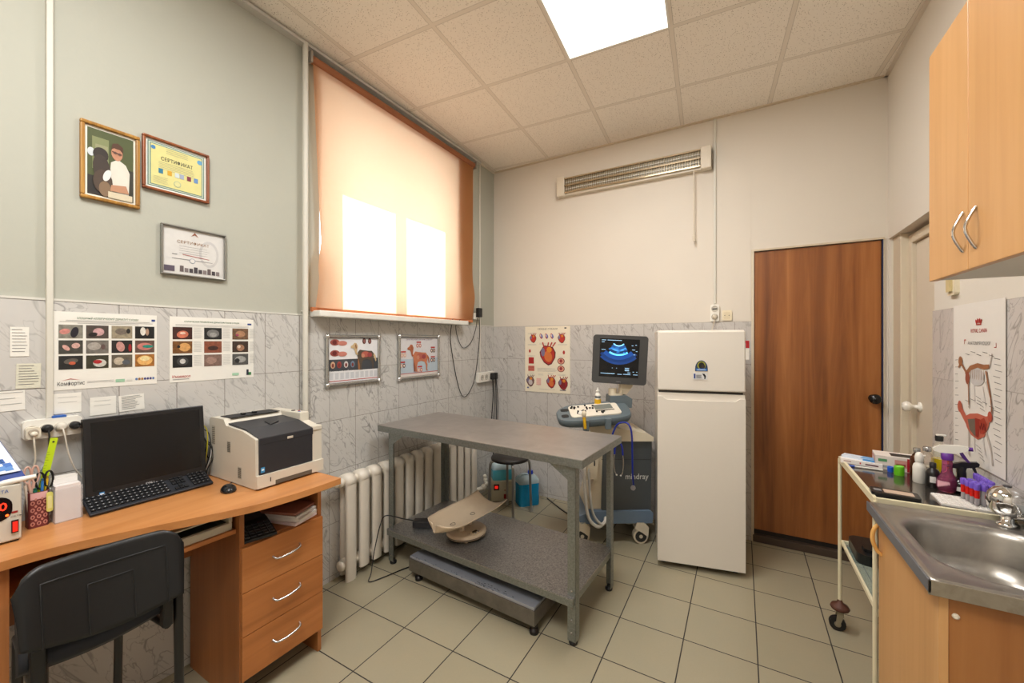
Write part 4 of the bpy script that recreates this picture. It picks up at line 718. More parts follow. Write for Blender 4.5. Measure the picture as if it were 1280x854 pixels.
b = MB(); b.box(0, .012, L, Rr + .002, .008, .060, cr); b.box(.012, .013, L + .075, Rr - .058, .008, .026, M((90, 84, 74), .5)); b.box(.0122, .0126, L + .052, L + .056, .026, .044, black_pl); b.build('paper_drawer', t, bevel=.003)
b = MB(); s = Sheet(b, (.0045, L, 0), (0, 1, 0), (0, 0, 1)); s.rect(.018, .070, .034, .092, M((50, 140, 196), .4), 1); s.rect(.021, .078, .031, .086, M((206, 228, 240), .4), 2); b.build('energy_label', t)['label'] = 'small blue square sticker'
b = MB(); b.box(.004, .007, -.020, .006, .190, .200, M((196, 186, 170), .3)); b.build('badge', t, bevel=.001)
b = MB()
for (xa, xb, za, zb, n_) in ((-.365, -.335, .15, .235, 9), (-.23, -.20, .13, .18, 8), (-.14, -.11, .03, .08, 8)):
    b.box(xa, xb, L - .0006, L, za, zb, M((176, 170, 156), .5))
    for k in range(n_): z = za + .004 + k * (zb - za - .006) / n_; b.box(xa + .003, xb - .003, L - .0012, L, z, z + .003, M((90, 86, 78), .5))
b.build('side_vent', t)
# ------------------------------------------------------------------ left desk clutter
t = thing('voltage_stabiliser', 'grey voltage stabiliser with red digits at the left end of the desk', 'voltage stabiliser', (-1.95, .255, DT)); st = M((196, 192, 180), .45, var=.03); SXF = 0.
b = MB(); b.box(-.17, .0, -.10, .068, .006, .178, st); b.build('case', t, bevel=.004)
for y in (-.09, .055): b = MB(); b.box(-.02, -.005, y - .008, y + .008, 0, .008, black_pl); b.build('foot', t)
b = MB(); s = Sheet(b, (.0008, -.10, 0), (0, 1, 0), (0, 0, 1))
s.poly([(.037 + x * 1, .10 + y) for x, y in rrect(.115, .075, .03, cx=.055, cy=.01)], M((24, 12, 12), .25), 1); b.build('display_window', t)
b = MB(); s = Sheet(b, (.0020, -.10, 0), (0, 1, 0), (0, 0, 1)); s.text('220', .139, .105, .034, glow((255, 40, 20), 2.5), 1, 'r', .05, .02); s.ell(.139, .088, .0035, .0035, glow((255, 90, 30), 2.5), 1); b.build('digit_display', t)['label'] = 'lit red digits'
b = MB(); s = Sheet(b, (.0008, -.10, 0), (0, 1, 0), (0, 0, 1)); s.text('РЕСАНТА', .142, .157, .013, M((40, 90, 170), .4), 1, 'r', .055, .02); s.text('СЕТЬ', .157, .078, .006, ink, 1, 'c', .022); s.rect(.05, .052, .118, .058, ink, 1); s.text('АСН-1000', .10, .030, .009, ink, 1, 'r', .04); s.rect(.148, .090, .160, .096, M((150, 30, 30), .4), 1); b.build('front_print', t)
b = MB(); b.box(0, .005, .047, .061, .030, .068, M((40, 16, 14), .4)); b.box(.005, .009, .049, .059, .034, .064, glow((210, 36, 24), .5)); b.build('power_switch', t)['label'] = 'red rocker switch'
b = MB(); cv = M((226, 230, 236), .4)
b.hexa([(-1.99, .12, 1.012), (-1.955, .12, 1.012), (-1.955, .335, 1.018), (-1.99, .335, 1.018)], [(-2.06, .085, 1.20), (-2.052, .085, 1.20), (-2.052, .262, 1.215), (-2.06, .262, 1.215)], M((40, 66, 140), .4))
Q = [Vector(p) for p in ((-1.9535, .14, 1.020), (-1.9535, .330, 1.026), (-2.0505, .262, 1.210), (-2.0505, .10, 1.20))]
bi = lambda u, v: Q[0] * (1 - u) * (1 - v) + Q[1] * u * (1 - v) + Q[2] * u * v + Q[3] * (1 - u) * v
nrm = Vector((1, 0, .5)).normalized()
def patch(u0, u1, v0, v1, m, k): b.add([bi(u, v) + nrm * .0006 * k for u, v in ((u0, v0), (u1, v0), (u1, v1), (u0, v1))], [(0, 1, 2, 3)], m)
patch(0, 1, .10, 1, cv, 3)
for k in range(26): u, v = random.uniform(.5, .9), random.choice([random.uniform(.12, .30), random.uniform(.78, .92)]); patch(u, u + .09, v, v + .07, M(random.choice([(90, 140, 206), (60, 110, 190), (150, 186, 224)]), .4), 4)
for k in range(7): patch(.35, .92 - .1 * random.random(), .72 - k * .05, .725 - k * .05 + .006, grey_ink, 5)
tag(b.build('advertising_booklet', None), 'blue and white booklet leaning on top of the voltage stabiliser', 'booklet')
b = MB(); b.tube([(-1.97, .26, 1.013), (-1.945, .352, 1.022)], [.011, .007], white_pl, 10); tag(b.build('white_rod', None), 'white plastic rod lying on the stabiliser under the booklet', 'rod')
t = thing('pen_cup', 'square pen cup with a pink and maroon damask pattern', 'pen cup', (-2.06, .374, DT)); dm_ = M((110, 44, 46), .5, var=.1); pk = M((216, 170, 172), .5)
b = MB(); o = rrect(.050, .046, .008); i_ = rrect(.044, .040, .006); b.rings([[(x, y, 0) for x, y in o], [(x, y, .117) for x, y in o], [(x, y, .117) for x, y in i_], [(x, y, .012) for x, y in i_]], dm_, smooth=False)
s = Sheet(b, (.0252, -.023, 0), (0, 1, 0), (0, 0, 1)); s.rect(.004, .094, .042, .116, pk, 1); pd = M((196, 136, 124), .5)
for j in range(4):
    for i in range(3):
        x, y = .009 + i * .014, .014 + j * .023; s.ell(x, y, .005, .007, pd, 1); s.ell(x, y, .0022, .004, dm_, 2)
        if i < 2: s.ell(x + .007, y + .0115, .003, .004, pd, 1)
b.build('cup', t)
def pen(name, lb, cat, x, y, dx, dy, h, col, r=.0035, z0=.013):
    b = MB(); b.tube([(0, 0, z0), (dx, dy, h)], r, M(col, .4), 8); b.cyl((dx * .97, dy * .97, h * .97), (dx * 1.03, dy * 1.03, h * 1.06), r * .8, M(tuple(int(c * .7) for c in col), .3), n=8); return tag(b.build(name, None, loc=(-2.06 + x, .374 + y, DT)), lb, cat)
b = MB(); s_ = Vector((.0, .17, 1)).normalized(); r_ = Vector((0, 1, -.17)).normalized(); o = Vector((-2.075, .361, DT + .015)); b.prism([o, o + r_ * .018, o + r_ * .018 + s_ * .275, o + s_ * .275], (.0025, 0, 0), M((186, 214, 30), .35)); s = Sheet(b, o + Vector((.003, 0, 0)), r_, s_); s.ell(.009, .262, .003, .003, dark_pl, 1)
for k in range(24): s.rect(.0, .02 + k * .009, .005 if k % 2 else .008, .0207 + k * .009, dark_pl, 1)
tag(b.build('plastic_ruler', None), 'yellow green plastic ruler sticking up from the pen cup', 'ruler')
b = MB(); o = Vector((-2.078, .368, DT + .015)); r_ = Vector((0, 1, -.1)).normalized(); s_ = Vector((0, .1, 1)).normalized(); b.prism([o, o + r_ * .024, o + r_ * .024 + s_ * .185, o + s_ * .185], (.0015, 0, 0), clear((190, 205, 220), .9, .1, 1.3)); tag(b.build('clear_ruler', None), 'clear bluish plastic strip behind the green ruler', 'ruler')
for (lb, y, z, col, w) in (('pink handled scissors leaning left in the pen cup', -.013, .205, (206, 166, 150), .010), ('black handled scissors leaning right in the pen cup', .016, .180, (22, 22, 24), .012)):
    q = thing('scissors', lb, 'scissors', (-2.055, .374 + y, DT)); hm = M(col, .35)
    for sg in (-1, 1):
        b = MB(); b.tube([Vector((0, sg * w * .85 + w * 1.0 * math.cos(a) * .8, z - .03 + .028 * math.sin(a))) for a in [2 * PI * k / 16 for k in range(16)]], .003, hm, 8, closed=True); b.tube([(0, sg * w * .6, z - .055), (0, 0, z - .10)], .004, hm, 8); b.build('handle', q)
    b = MB(); b.box(-.001, .001, -.004, .004, .013, z - .09, steel); b.build('blade', q)
pen('pen', 'white pen standing at the left side of the pen cup', 'pen', .012, -.016, 0, -.012, .145, (214, 204, 190)); pen('pen', 'blue pen with a bright cap between the scissors', 'pen', .012, .006, 0, .004, .148, (50, 120, 190)); pen('pen', 'yellow pen tucked into the black scissors', 'pen', .004, .012, 0, .010, .152, (220, 180, 40)); pen('marker', 'short teal green marker low in the pen cup', 'marker', .010, -.002, 0, -.004, .122, (30, 120, 96), .005)
t = thing('key_tag', 'pale yellow key tag hanging over the rim of the pen cup', 'key tag', (-2.032, .397, DT + .045)); b = MB(); b.prism([(0, x, z) for x, z in rrect(.015, .066, .006, cy=.033)], (.003, 0, 0), M((222, 220, 120), .35)); b.prism([(.003, x, z) for x, z in rrect(.009, .042, .002, cy=.032)], (.0006, 0, 0), M((232, 230, 160), .4)); b.build('tag_body', t); b = MB(); b.tube(smoothpath([(.001, 0, .064), (.0, .002, .076), (-.012, .0, .080)], 4), .0012, chrome, 6); b.build('ring', t)
t = thing('note_holder', 'clear plastic box holding a block of white note paper', 'note holder', (-2.05, .437, DT)); b = MB(); gl = clear((225, 225, 228), .95, .05, 1.25)
for (xa, xb, ya, yb) in ((-.034, .034, -.033, -.031), (-.034, .034, .033, .035), (-.034, -.032, -.031, .033), (.032, .034, -.031, .033)): b.box(xa, xb, ya, yb, 0, .115, gl)
b.box(-.032, .032, -.031, .033, 0, .002, gl); b.build('box', t)
b = MB(); b.box(-.030, .0305, -.029, .031, .0025, .125, M((222, 216, 214), .7, var=.04)); b.build('note_block', t)
b = MB()
for k in range(7): m_ = Matrix.Translation((0, 0, .126)) @ Matrix.Rotation(.08 * random.uniform(-1, 1), 4, 'X') @ Matrix.Rotation(.05 * random.uniform(-1, 1), 4, 'Z'); b.box(-.028 + .004 * k, -.026 + .004 * k, -.028, .030, 0, .018 + .004 * (k % 3), M((230, 228, 224), .7), m_)
b.build('loose_sheet', t); t.children[-1]['kind'] = 'stuff'
# ------------------------------------------------------------------ radiator
rd = M((220, 212, 198), .38, var=.07, scale=14); t = thing('radiator', 'old white painted cast iron radiator under the window, chipped at the foot', 'radiator', (-2.09, 2.35, 0))
NS, P0, PT = 14, 1.625, .0995
for k in range(NS):
    y = P0 + k * PT; z0 = .0 if k in (0, NS - 1) else .045; b = MB()
    o = [(-.052, .075), (-.040, .050), (.030, .050), (.044, .075), (.046, .60), (.034, .640), (.012, .658), (-.018, .655), (-.045, .630), (-.054, .59)]
    for (xa, xb, hw_) in ((.012, .046, .0345), (-.052, -.018, .024)):
        b.rings([[(xa + (xb - xa) * (.5 + .5 * math.cos(a)), y - 2.35 + hw_ * max(-1., min(1., 1.25 * math.sin(a))), z) for a in [2 * PI * q / 12 for q in range(12)]] for z in (z0 + (.0 if xa > 0 else .02), .07, .10, .55, .60)], rd)
    for z, rr in ((.095, .036), (.60, .043)):
        b.lathe([(.5 * rr, -.036), (rr * .95, -.030), (rr, 0), (rr * .95, .030), (.5 * rr, .036)], (-.003, y - 2.35, z), rd, 16, (0, 1, 0), sx=1.25)
    b.build('section', t)
b = MB()
for z in (.095, .60): b.cyl((-.003, P0 - 2.35, z), (-.003, P0 + (NS - 1) * PT - 2.35, z), .022, rd, n=12)
b.build('header_pipe', t)
for z, y0, y1 in ((.60, P0 - .065, P0 - .01), (.095, P0 - .06, P0 - .01)): b = MB(); b.lathe([(.012, 0), (.030, .004), (.030, .02), (.022, .028), (.024, .055)], (-.003, y0 - 2.35, z), rd, 12, (0, 1, 0)); b.build('end_plug', t)
b = MB(); b.cyl((-.003, 3.00 - 2.35 - .05 + .03, .10), (.02, 3.06 - 2.35, .10), .018, rd, n=12); b.ball((.03, 3.075 - 2.35, .105), .030, M((214, 206, 190), .5), 12); b.ball((.045, 3.09 - 2.35, .135), .024, M((214, 206, 190), .5), 12); b.ball((.03, 3.10 - 2.35, .165), .022, M((214, 206, 190), .5), 12); b.ball((.02, 3.105 - 2.35, .195), .020, M((214, 206, 190), .5), 12); b.build('valve', t)
b = MB(); b.cyl((-2.093, 1.20, .60), (-2.093, 1.575, .60), .014, rd, n=12); b.ball((-2.093, 1.545, .60), .022, rd, 12); b.cyl((-2.127, 1.375, .60), (-2.093, 1.375, .60), .014, rd, n=12); b.cyl((-2.127, 1.375, .59), (-2.127, 1.375, .62), .0145, rd, n=12); b.cyl((-2.15, 1.22, .60), (-2.093, 1.22, .60), .014, rd, n=12); tag(b.build('heating_pipe', None), 'short white pipe leading from under the desk into the radiator', 'pipe')
# ------------------------------------------------------------------ steel examination table
def galv(name, a, c_, rough=.38, sc=60.):
    g = NG(name); f = g.noise(g.obj(), sc, 4, .7, .6); f2 = g.noise(g.obj(), 3., 3); g.set(col=g.ramp(f, [(.30, lin(a)), (.70, lin(c_))]), metal=.85, rough=g.math('ADD', rough, g.math('MULTIPLY', f2, .15))); return g.m
top_m = galv('brushed_steel_top', (176, 170, 166), (192, 186, 182), .27, 8.); gal = galv('galvanised_steel', (130, 134, 130), (160, 164, 160), sc=90.); shelf_m = galv('spangled_shelf_steel', (122, 122, 122), (196, 194, 192), .32, 120.)
ROT = math.radians(-3.3); tb = thing('examination_table', 'stainless steel examination table with a lower shelf in the middle of the room', 'table', (-2.085, 1.852, 0), ROT)
TL, TW, TH = 1.45, .575, .90
b = MB(); b.box(0, TL, 0, TW, TH - .004, TH, top_m); b.box(.0005, TL - .0005, .0005, TW - .0005, TH - .042, TH - .004, gal); b.build('tabletop', tb, bevel=.0015)
for (x, y) in ((.105, .025), (TL - .065, .025), (TL - .065, TW - .02), (.105, TW - .02)):
    sy = 1 if y < .1 else -1; sx = 1 if x < .5 else -1; b = MB(); w = .042; th = .003; zt_ = TH - .043
    b.box(x - w / 2, x + w / 2, y - th * sy, y, .02, zt_, gal); b.box(x - sx * w / 2, x - sx * w / 2 + sx * th, y - th * sy, y + w * sy, .02, zt_, gal)
    lg = b.build('leg', tb); b = MB(); b.lathe([(.019, 0), (.021, .004), (.021, .014), (.010, .018), (.010, .030)], (x, y + sy * .016, 0), black_pl, 16); b.build('foot', lg); b = MB()
    for z in (.06, .12, .18, .20, .26, .86): b.lathe([(.006, 0), (.006, .003), (.003, .005)], (x, y - th * sy, z), steel, 8, (0, -sy, 0))
    b.build('bolts', lg)
    b = MB(); q = x + sx * w / 2; b.prism([(q, y, zt_), (q + sx * .10, y, zt_), (q + sx * .085, y, zt_ - .015), (q + sx * .0, y, zt_ - .070)], (0, -sy * .003, 0), gal); b.build('gusset', lg)
b = MB(); b.box(.09, TL - .05, .0, TW, .228, .236, shelf_m); b.box(.0905, TL - .0505, .0005, TW - .0005, .196, .228, gal); b.build('shelf', tb, bevel=.0015)
# cable from the scale adapter
q = MB(); q.tube(smoothpath([(-1.82, 1.99, .262), (-1.90, 1.90, .30), (-1.98, 1.83, .33), (-2.0, 1.80, .28), (-1.985, 1.74, .15), (-1.97, 1.70, .03), (-1.94, 1.66, .006), (-1.90, 1.74, .005), (-1.86, 1.86, .006), (-1.82, 1.93, .006), (-1.74, 1.96, .008)], 8), .0035, black_pl, 6); shelf_cord = q
t = thing('power_adapter', 'black power adapter beside the baby scale on the lower shelf', 'adapter', (-1.80, 1.985, .237), .5); b = MB(); b.box(-.07, .07, -.03, .03, 0, .048, M((24, 24, 28), .3)); b.build('body', t, bevel=.008); b = MB(); b.box(.03, .06, -.031, .031, .010, .03, dark_pl); b.build('socket', t); wb(shelf_cord, 'power_cord', t)
# baby scale
t = thing('baby_scale', 'cream baby scale with a curved tray on the lower shelf', 'scale', (-1.49, 2.03, .237), 1.42); sc_ = M((206, 186, 160), .42, var=.04)
b = MB(); b.lathe([(.10, .012), (.122, .018), (.126, .034), (.110, .046), (.04, .050), (.001, .05)], (0, 0, 0), sc_, 32, sx=1.05, sy=.95); b.build('base', t)
b = MB(); b.lathe([(.127, .026), (.1275, .030)], (0, 0, 0), M((60, 40, 34), .5), 32, sx=1.05, sy=.95, cap=False); b.build('base_seam', t)
for k in range(4): a = PI / 4 + k * PI / 2; b = MB(); b.cyl((.09 * math.cos(a), .085 * math.sin(a), 0), (.09 * math.cos(a), .085 * math.sin(a), .015), .012, sc_, n=12); b.build('foot', t)
b = MB(); b.prism([(x, y, .046) for x, y in rrect(.060, .045, .01, cx=-.01, cy=-.085)], (0, 0, .006), M((216, 200, 170), .4)); b.prism([(x, y, .0525) for x, y in rrect(.038, .018, .004, cx=-.01, cy=-.080)], (0, 0, .001), M((40, 36, 30), .2)); b.cyl((-.02, -.098, .052), (-.02, -.098, .055), .004, M((50, 50, 90), .4), n=10); b.cyl((.005, -.098, .052), (.005, -.098, .055), .004, M((50, 50, 90), .4), n=10); b.build('display', t)
for x, y in ((-.045, .0), (.05, .02)): b = MB(); b.lathe([(.022, .045), (.018, .06), (.017, .08), (.021, .096)], (x, y, 0), sc_, 16); b.build('column', t)
def tr_(u, v):
    x = (u - .5) * .50; y = (v - .5) * .265; e = (2 * v - 1); w = 1 - .24 * max(0, -(u - .38) / .38) ** 2; y *= w
    z = .108 + .050 * e * e + .05 * max(0, abs(u - .5) * 2 - .55) ** 1.5 + .02 * (u - .35); 
    if u < .14: x += .0; y *= math.sqrt(max(.02, 1 - ((.14 - u) / .14) ** 2)) * .999
    return (x - .01, y, z)
b = MB(); b.grid(tr_, 32, 20, sc_, thick=.005); tray = b.build('weighing_tray', t)
b = MB(); b.box(-.10, .12, -.04, .05, .092, .104, sc_); b.build('tray_support', t, bevel=.004)
for x in (-.11, .06):
    b = MB(); zc = tr_((x + .26) / .5, .52)[2]; b.tube([(x + .016 * math.cos(a) * (1 + .25 * math.sin(3 * a)), .014 * math.sin(a) + .005, tr_((x + .01 + .016 * math.cos(a)) / .5 + .5, .5 + (.014 * math.sin(a) + .005) / .265)[2] + .0015) for a in [2 * PI * k / 18 for k in range(18)]], .0011, dark_pl, 6, closed=True); b.build('printed_mark', tray)
# platform scale on the floor
t = thing('platform_scale', 'low grey steel platform scale on black feet under the table', 'scale', (-1.76, 1.806, 0), math.radians(-3.6)); pg = galv('scale_frame_steel', (120, 116, 112), (140, 136, 130), .3, 14.)
b = MB(); b.box(0, .885, 0, .50, .052, .128, pg); b.build('frame', t, bevel=.002); b = MB(); b.box(.004, .881, .004, .496, .128, .142, M((166, 170, 180), .3, .5)); pl = b.build('platform', t, bevel=.003)
b = MB(); 
for k in range(60):
    x = random.choice([random.uniform(.05, .85), random.gauss(.55, .05), random.gauss(.66, .05)]); y = random.choice([.006, .02, random.uniform(.01, .05)]) ; r_ = random.uniform(.002, .007)
    if .02 < x < .86: b.add([(x + r_ * random.uniform(.6, 1.6) * math.cos(a), y + r_ * .5 * random.uniform(.5, 1) * math.sin(a), .1424) for a in [2 * PI * q / 7 for q in range(7)]], [tuple(range(7))], black_pl)
stuff(b.build('worn_spots', t))
for (x, y) in ((.055, .03), (.865, .03), (.055, .46), (.865, .46)): b = MB(); b.lathe([(.022, 0), (.024, .006), (.022, .022), (.010, .026), (.010, .036), (.020, .038), (.020, .046), (.009, .048), (.009, .054)], (x, y, 0), M((22, 18, 18), .35), 20); b.build('foot', t)
# stool
t = thing('round_stool', 'round black stool with four bent steel legs behind the table', 'stool', (-1.695, 2.925, 0)); sm_ = M((150, 148, 144), .3, .8)
b = MB(); b.lathe([(.14, .452), (.158, .456), (.160, .472), (.150, .486), (.05, .492), (.001, .492)], (0, 0, 0), M((36, 32, 30), .45), 32); b.build('seat', t)
for k in range(4):
    a = math.radians(18 + 90 * k) + .35; c_, s_ = math.cos(a), math.sin(a); b = MB(); b.tube(smoothpath([(.0, 0, .445), (.10 * c_, .10 * s_, .446), (.148 * c_, .148 * s_, .440), (.168 * c_, .168 * s_, .40), (.175 * c_, .175 * s_, .2), (.182 * c_, .182 * s_, .02)], 6), .0105, sm_, 10); lg = b.build('leg', t); b = MB(); b.cyl((.182 * c_, .182 * s_, 0), (.181 * c_, .181 * s_, .045), .0135, M((150, 150, 146), .4), n=12); b.build('foot_cap', lg)
# canisters and second stabiliser box
blue_l = clear((60, 190, 226), .35, .15, 1.33)
def can(label, x, y, z, rz, w=.19, d=.12, h=.24, fill=.72, dark=(20, 150, 200)):
    t = thing('plastic_canister', label, 'canister', (x, y, z), rz); b = MB(); sh = clear((206, 226, 232), .35, .3, 1.2); lq = M(dark, .15, var=.03)
    R = lambda s, z_: [(p * s, q * s, z_) for p, q in rrect(w, d, .028)]
    zf = h * fill; b.rings([R(.96, .0), R(1, .012), R(1, zf)], lq); b.build('liquid', t)
    b = MB(); b.rings([R(1.0, zf + .0005), R(1, h * .80), R(.86, h * .88), [(p * .42 + w * .16, q * .5, h * .93) for p, q in rrect(w, d, .028)]], sh); b.build('shell', t)
    b = MB(); b.cyl((w * .16, 0, h * .93), (w * .16, 0, h * .96), .020, sh, n=16); b.lathe([(.024, h * .95), (.024, h * 1.05), (.020, h * 1.06)], (w * .16, 0, 0), M((24, 60, 190), .3), 20); b.build('cap', t)
    b = MB(); b.tube(smoothpath([(-w * .42, 0, h * .80), (-w * .36, 0, h * .93), (-w * .15, 0, h * .97), (w * .04, 0, h * .94)], 6), .010, sh, 8); b.build('handle', t)
    b = MB(); b.box(w / 2, w / 2 + .001, -.022, .025, h * .25, h * .55, M((214, 214, 206), .5)); b.build('side_label', t)
can('large canister of bright blue liquid on the floor behind the stool', -1.665, 3.18, 0, YAW + .35, .19, .14, .275, .70, (14, 142, 196))
t = thing('voltage_stabiliser', 'cream stabiliser box with red switches on the floor behind the stool', 'voltage stabiliser', (-1.925, 3.165, 0), .60); b = MB(); b.box(-.095, .095, -.10, .10, .008, .19, M((196, 190, 168), .45)); b.build('case', t, bevel=.004)
b = MB(); s = Sheet(b, (-.095, -.1005, 0), (1, 0, 0), (0, 0, 1)); s.rect(.02, .11, .07, .165, M((60, 14, 14), .3), 1); s.rect(.03, .125, .058, .150, glow((220, 30, 20), .8), 2); b.build('display', t)
b = MB(); b.box(.015, .045, -.106, -.100, .035, .075, M((150, 24, 20), .3)); b.box(.02, .03, -.103, -.100, .105, .115, M((150, 24, 20), .3)); b.build('power_switch', t)
for x in (-.08, .08):
    for y in (-.085, .085): b = MB(); b.cyl((x, y, 0), (x, y, .010), .010, black_pl, n=10); b.build('foot', t)
can('clear canister of pale blue liquid standing on the floor stabiliser', -1.925, 3.165, .19, .75, .19, .15, .17, .55, (90, 190, 214))
q = MB(); q.tube(smoothpath([(-1.55, 3.36, .006), (-1.40, 3.24, .006), (-1.25, 3.14, .006), (-1.12, 3.13, .006), (-1.05, 3.16, .05), (-1.04, 3.20, .25), (-1.0, 3.24, .36)], 8), .006, M((70, 66, 60), .5), 8); mains_cord = q
# ------------------------------------------------------------------ ultrasound scanner (its side panel faces the tripod)
w0 = 2.86; ux = (771 - 640) / FPX * w0; us = thing('ultrasound_scanner', 'grey and cream wheeled ultrasound scanner with a lit monitor beside the fridge', 'ultrasound scanner', (ux * math.cos(YAW) - w0 * math.sin(YAW), ux * math.sin(YAW) + w0 * math.cos(YAW), 0), YAW)
ug = M((92, 104, 110), .4, var=.03); ugd = M((70, 74, 76), .45, var=.04); uc = M((214, 202, 178), .4, var=.02); ub = M((104, 124, 146), .4, var=.03)
wb(mains_cord, 'mains_cable', us)
b = MB(); b.prism([(-.26, 0, .145), (.255, 0, .150), (.262, 0, .225), (.235, 0, .24), (-.16, 0, .232), (-.28, 0, .20)], (0, .36, 0), ub); b.build('base_tray', us, bevel=.012)
b = MB(); b.prism([(-.105, .02, .235), (.25, .02, .235), (.258, .02, .735), (-.09, .02, .735)], (0, .32, 0), ugd); b.prism([(-.105, .0185, .60), (.25, .0185, .60), (.25, .0185, .603), (-.105, .0185, .603)], (0, .002, 0), M((40, 42, 44), .5)); cab_ = b.build('side_cabinet', us, bevel=.008)
b = MB(); s = Sheet(b, (-.105, .0175, .235), (1, 0, 0), (0, 0, 1)); s.text('mindray', .255, .225, .058, M((206, 206, 200), .4), 1, 'c', .165, .012); b.build('lettering', cab_)['label'] = 'white lettering mindray'
b = MB(); b.prism([(-.22, .04, .235), (-.08, .04, .235), (-.055, .04, .70), (-.10, .04, .78), (-.14, .04, .74), (-.16, .04, .45)], (0, .28, 0), uc); b.build('front_column', us, bevel=.015)
b = MB(); b.prism([(-.215, -.0, .46), (-.14, -.0, .47), (-.13, -.0, .60), (-.16, -.0, .66), (-.205, -.0, .62)], (0, .07, 0), uc); b.box(-.165, -.155, -.004, .0, .56, .63, dark_pl); b.build('probe_port', us, bevel=.006)
b = MB(); P = [(.268 * math.cos(a) * (1 if math.cos(a) > 0 else .95), 0) for a in ()]; b.prism([(-.13, .0, .735), (.262, .0, .735), (.264, .0, .768), (.22, .0, .790), (.12, .0, .81), (-.05, .0, .840), (-.16, .0, .86), (-.20, .0, .83)], (0, .36, 0), uc); b.build('top_cover', us, bevel=.014)
for (x, y) in ((-.245, .03), (.175, .03), (-.22, .33), (.18, .33)):
    q = MB(); q.cyl((x - 0, y - .022, .052), (x, y + .022, .052), .052, M((210, 200, 180), .4), n=24); q.cyl((x, y - .024, .052), (x, y + .024, .052), .040, M((40, 40, 42), .5), n=24); q.cyl((x, y - .026, .052), (x, y + .026, .052), .013, M((200, 190, 170), .4), n=16); q.build('wheel', us); q = MB(); q.prism([(x + .01, y - .030, .08), (x + .05, y - .030, .05), (x + .055, y - .030, .12), (x + .02, y - .030, .155), (x - .03, y - .030, .155), (x - .045, y - .03, .11)], (0, .060, 0), M((214, 204, 184), .4)); q.build('caster_fork', us, bevel=.004)
# control panel
PM = Matrix.Translation((-.195, -.02, .955)) @ Matrix.Rotation(math.radians(-5), 4, 'Y') @ Matrix.Rotation(math.radians(15), 4, 'X')
cp_out = [(-.24, -.06), (-.225, -.10), (-.18, -.125), (-.08, -.14), (.12, -.145), (.22, -.13), (.265, -.09), (.28, .0), (.27, .10), (.20, .14), (-.10, .13), (-.18, .10), (-.235, .04)]
sm2 = [Vector((x, y, 0)) for x, y in cp_out]; sm2 = smoothpath(sm2 + [sm2[0]], 4)[:-1]
b = MB(); b.rings([[PM @ Vector((p.x * s_, p.y * s_, z)) for p in sm2] for s_, z in ((.90, -.055), (.97, -.045), (1.0, -.022), (1.0, -.006), (.975, .002))], ug); cp = b.build('control_panel', us)
def hole(cx, cy, w, h, m, z0, z1, r=.01):
    b = MB(); pts = rrect(w, h, r, cx=cx, cy=cy); b.rings([[PM @ Vector((x, y, z0)) for x, y in pts], [PM @ Vector((x, y, z1)) for x, y in pts]], m, smooth=False); return b
hole(-.185, -.05, .05, .05, M((30, 30, 30), .6), .002, .0035, .018).build('handle_opening', cp); hole(-.175, .045, .06, .045, M((30, 30, 30), .6), .002, .0035, .018).build('handle_opening', cp)
hole(.03, .0, .35, .185, M((222, 214, 198), .4), .002, .010, .03).build('key_plate', cp); hole(.10, .035, .125, .075, M((112, 118, 112), .3), .010, .0115, .004).build('touch_display', cp)
b = MB()
for k in range(26):
    x, y = random.choice([(-.10, .05), (-.06, -.02), (.0, .03), (-.02, -.05), (.06, -.05), (-.1, -.05), (.0, .06)]); x += random.uniform(-.03, .03); y += random.uniform(-.018, .018); p = PM @ Vector((x, y, .010)); b.cyl(p, p + Vector((0, 0, .010)), .0065, M((20, 20, 22), .4), n=10)
for k in range(12): p = PM @ Vector((.04 + k * .011, -.025, .010)); b.box(p.x - .004, p.x + .004, p.y - .005, p.y + .005, p.z, p.z + .005, black_pl)
b.ball(PM @ Vector((-.075, -.055, .012)), .020, M((225, 222, 214), .3), 14); stuff(b.build('keys_and_knobs', cp))
for x, y in ((.09, -.155), (-.06, -.152)):
    p = PM @ Vector((x, y, -.02)); b = MB(); b.box(p.x - .02, p.x + .02, p.y - .012, p.y + .02, p.z - .045, p.z + .028, ug); b.build('probe_holder', cp, bevel=.005)
b = MB(); b.cyl((-.12, .10, .80), (-.12, .10, .93), .05, uc, n=20); b.cyl((.0, .12, .80), (.02, .12, .94), .04, uc, n=20); b.build('panel_column', us)
# neck and monitor
b = MB(); b.prism([(-.035, .06, .965), (.125, .06, .965), (.13, .06, 1.03), (.09, .06, 1.055), (-.03, .06, 1.05)], (0, .14, 0), ug); b.build('monitor_base', us, bevel=.015)
b = MB(); b.cyl((-.0, .12, 1.05), (-.0, .12, 1.10), .030, uc, n=20); b.cyl((.06, .10, 1.05), (.06, .10, 1.095), .010, uc, n=12); b.cyl((.03, .13, 1.05), (.03, .13, 1.065), .05, uc, n=20); b.prism([(.04, .10, 1.06), (.10, .10, 1.06), (.145, .10, 1.12), (.15, .10, 1.20), (.03, .10, 1.20), (.045, .10, 1.14), (.055, .10, 1.11)], (0, .05, 0), uc); b.build('monitor_arm', us, bevel=.008)
MM = Matrix.Translation((.035, .06, 1.318)) @ Matrix.Rotation(math.radians(-14), 4, 'Z') @ Matrix.Rotation(math.radians(5), 4, 'X') @ Matrix.Rotation(math.radians(2.5), 4, 'Y')
b = MB(); o = rrect(.385, .355, .022); b.rings([[MM @ Vector((x, y_, z)) for x, z in o] for y_ in (-.018, .012)], M((66, 66, 66), .45), smooth=False); b.build('monitor_bezel', us, bevel=.004)
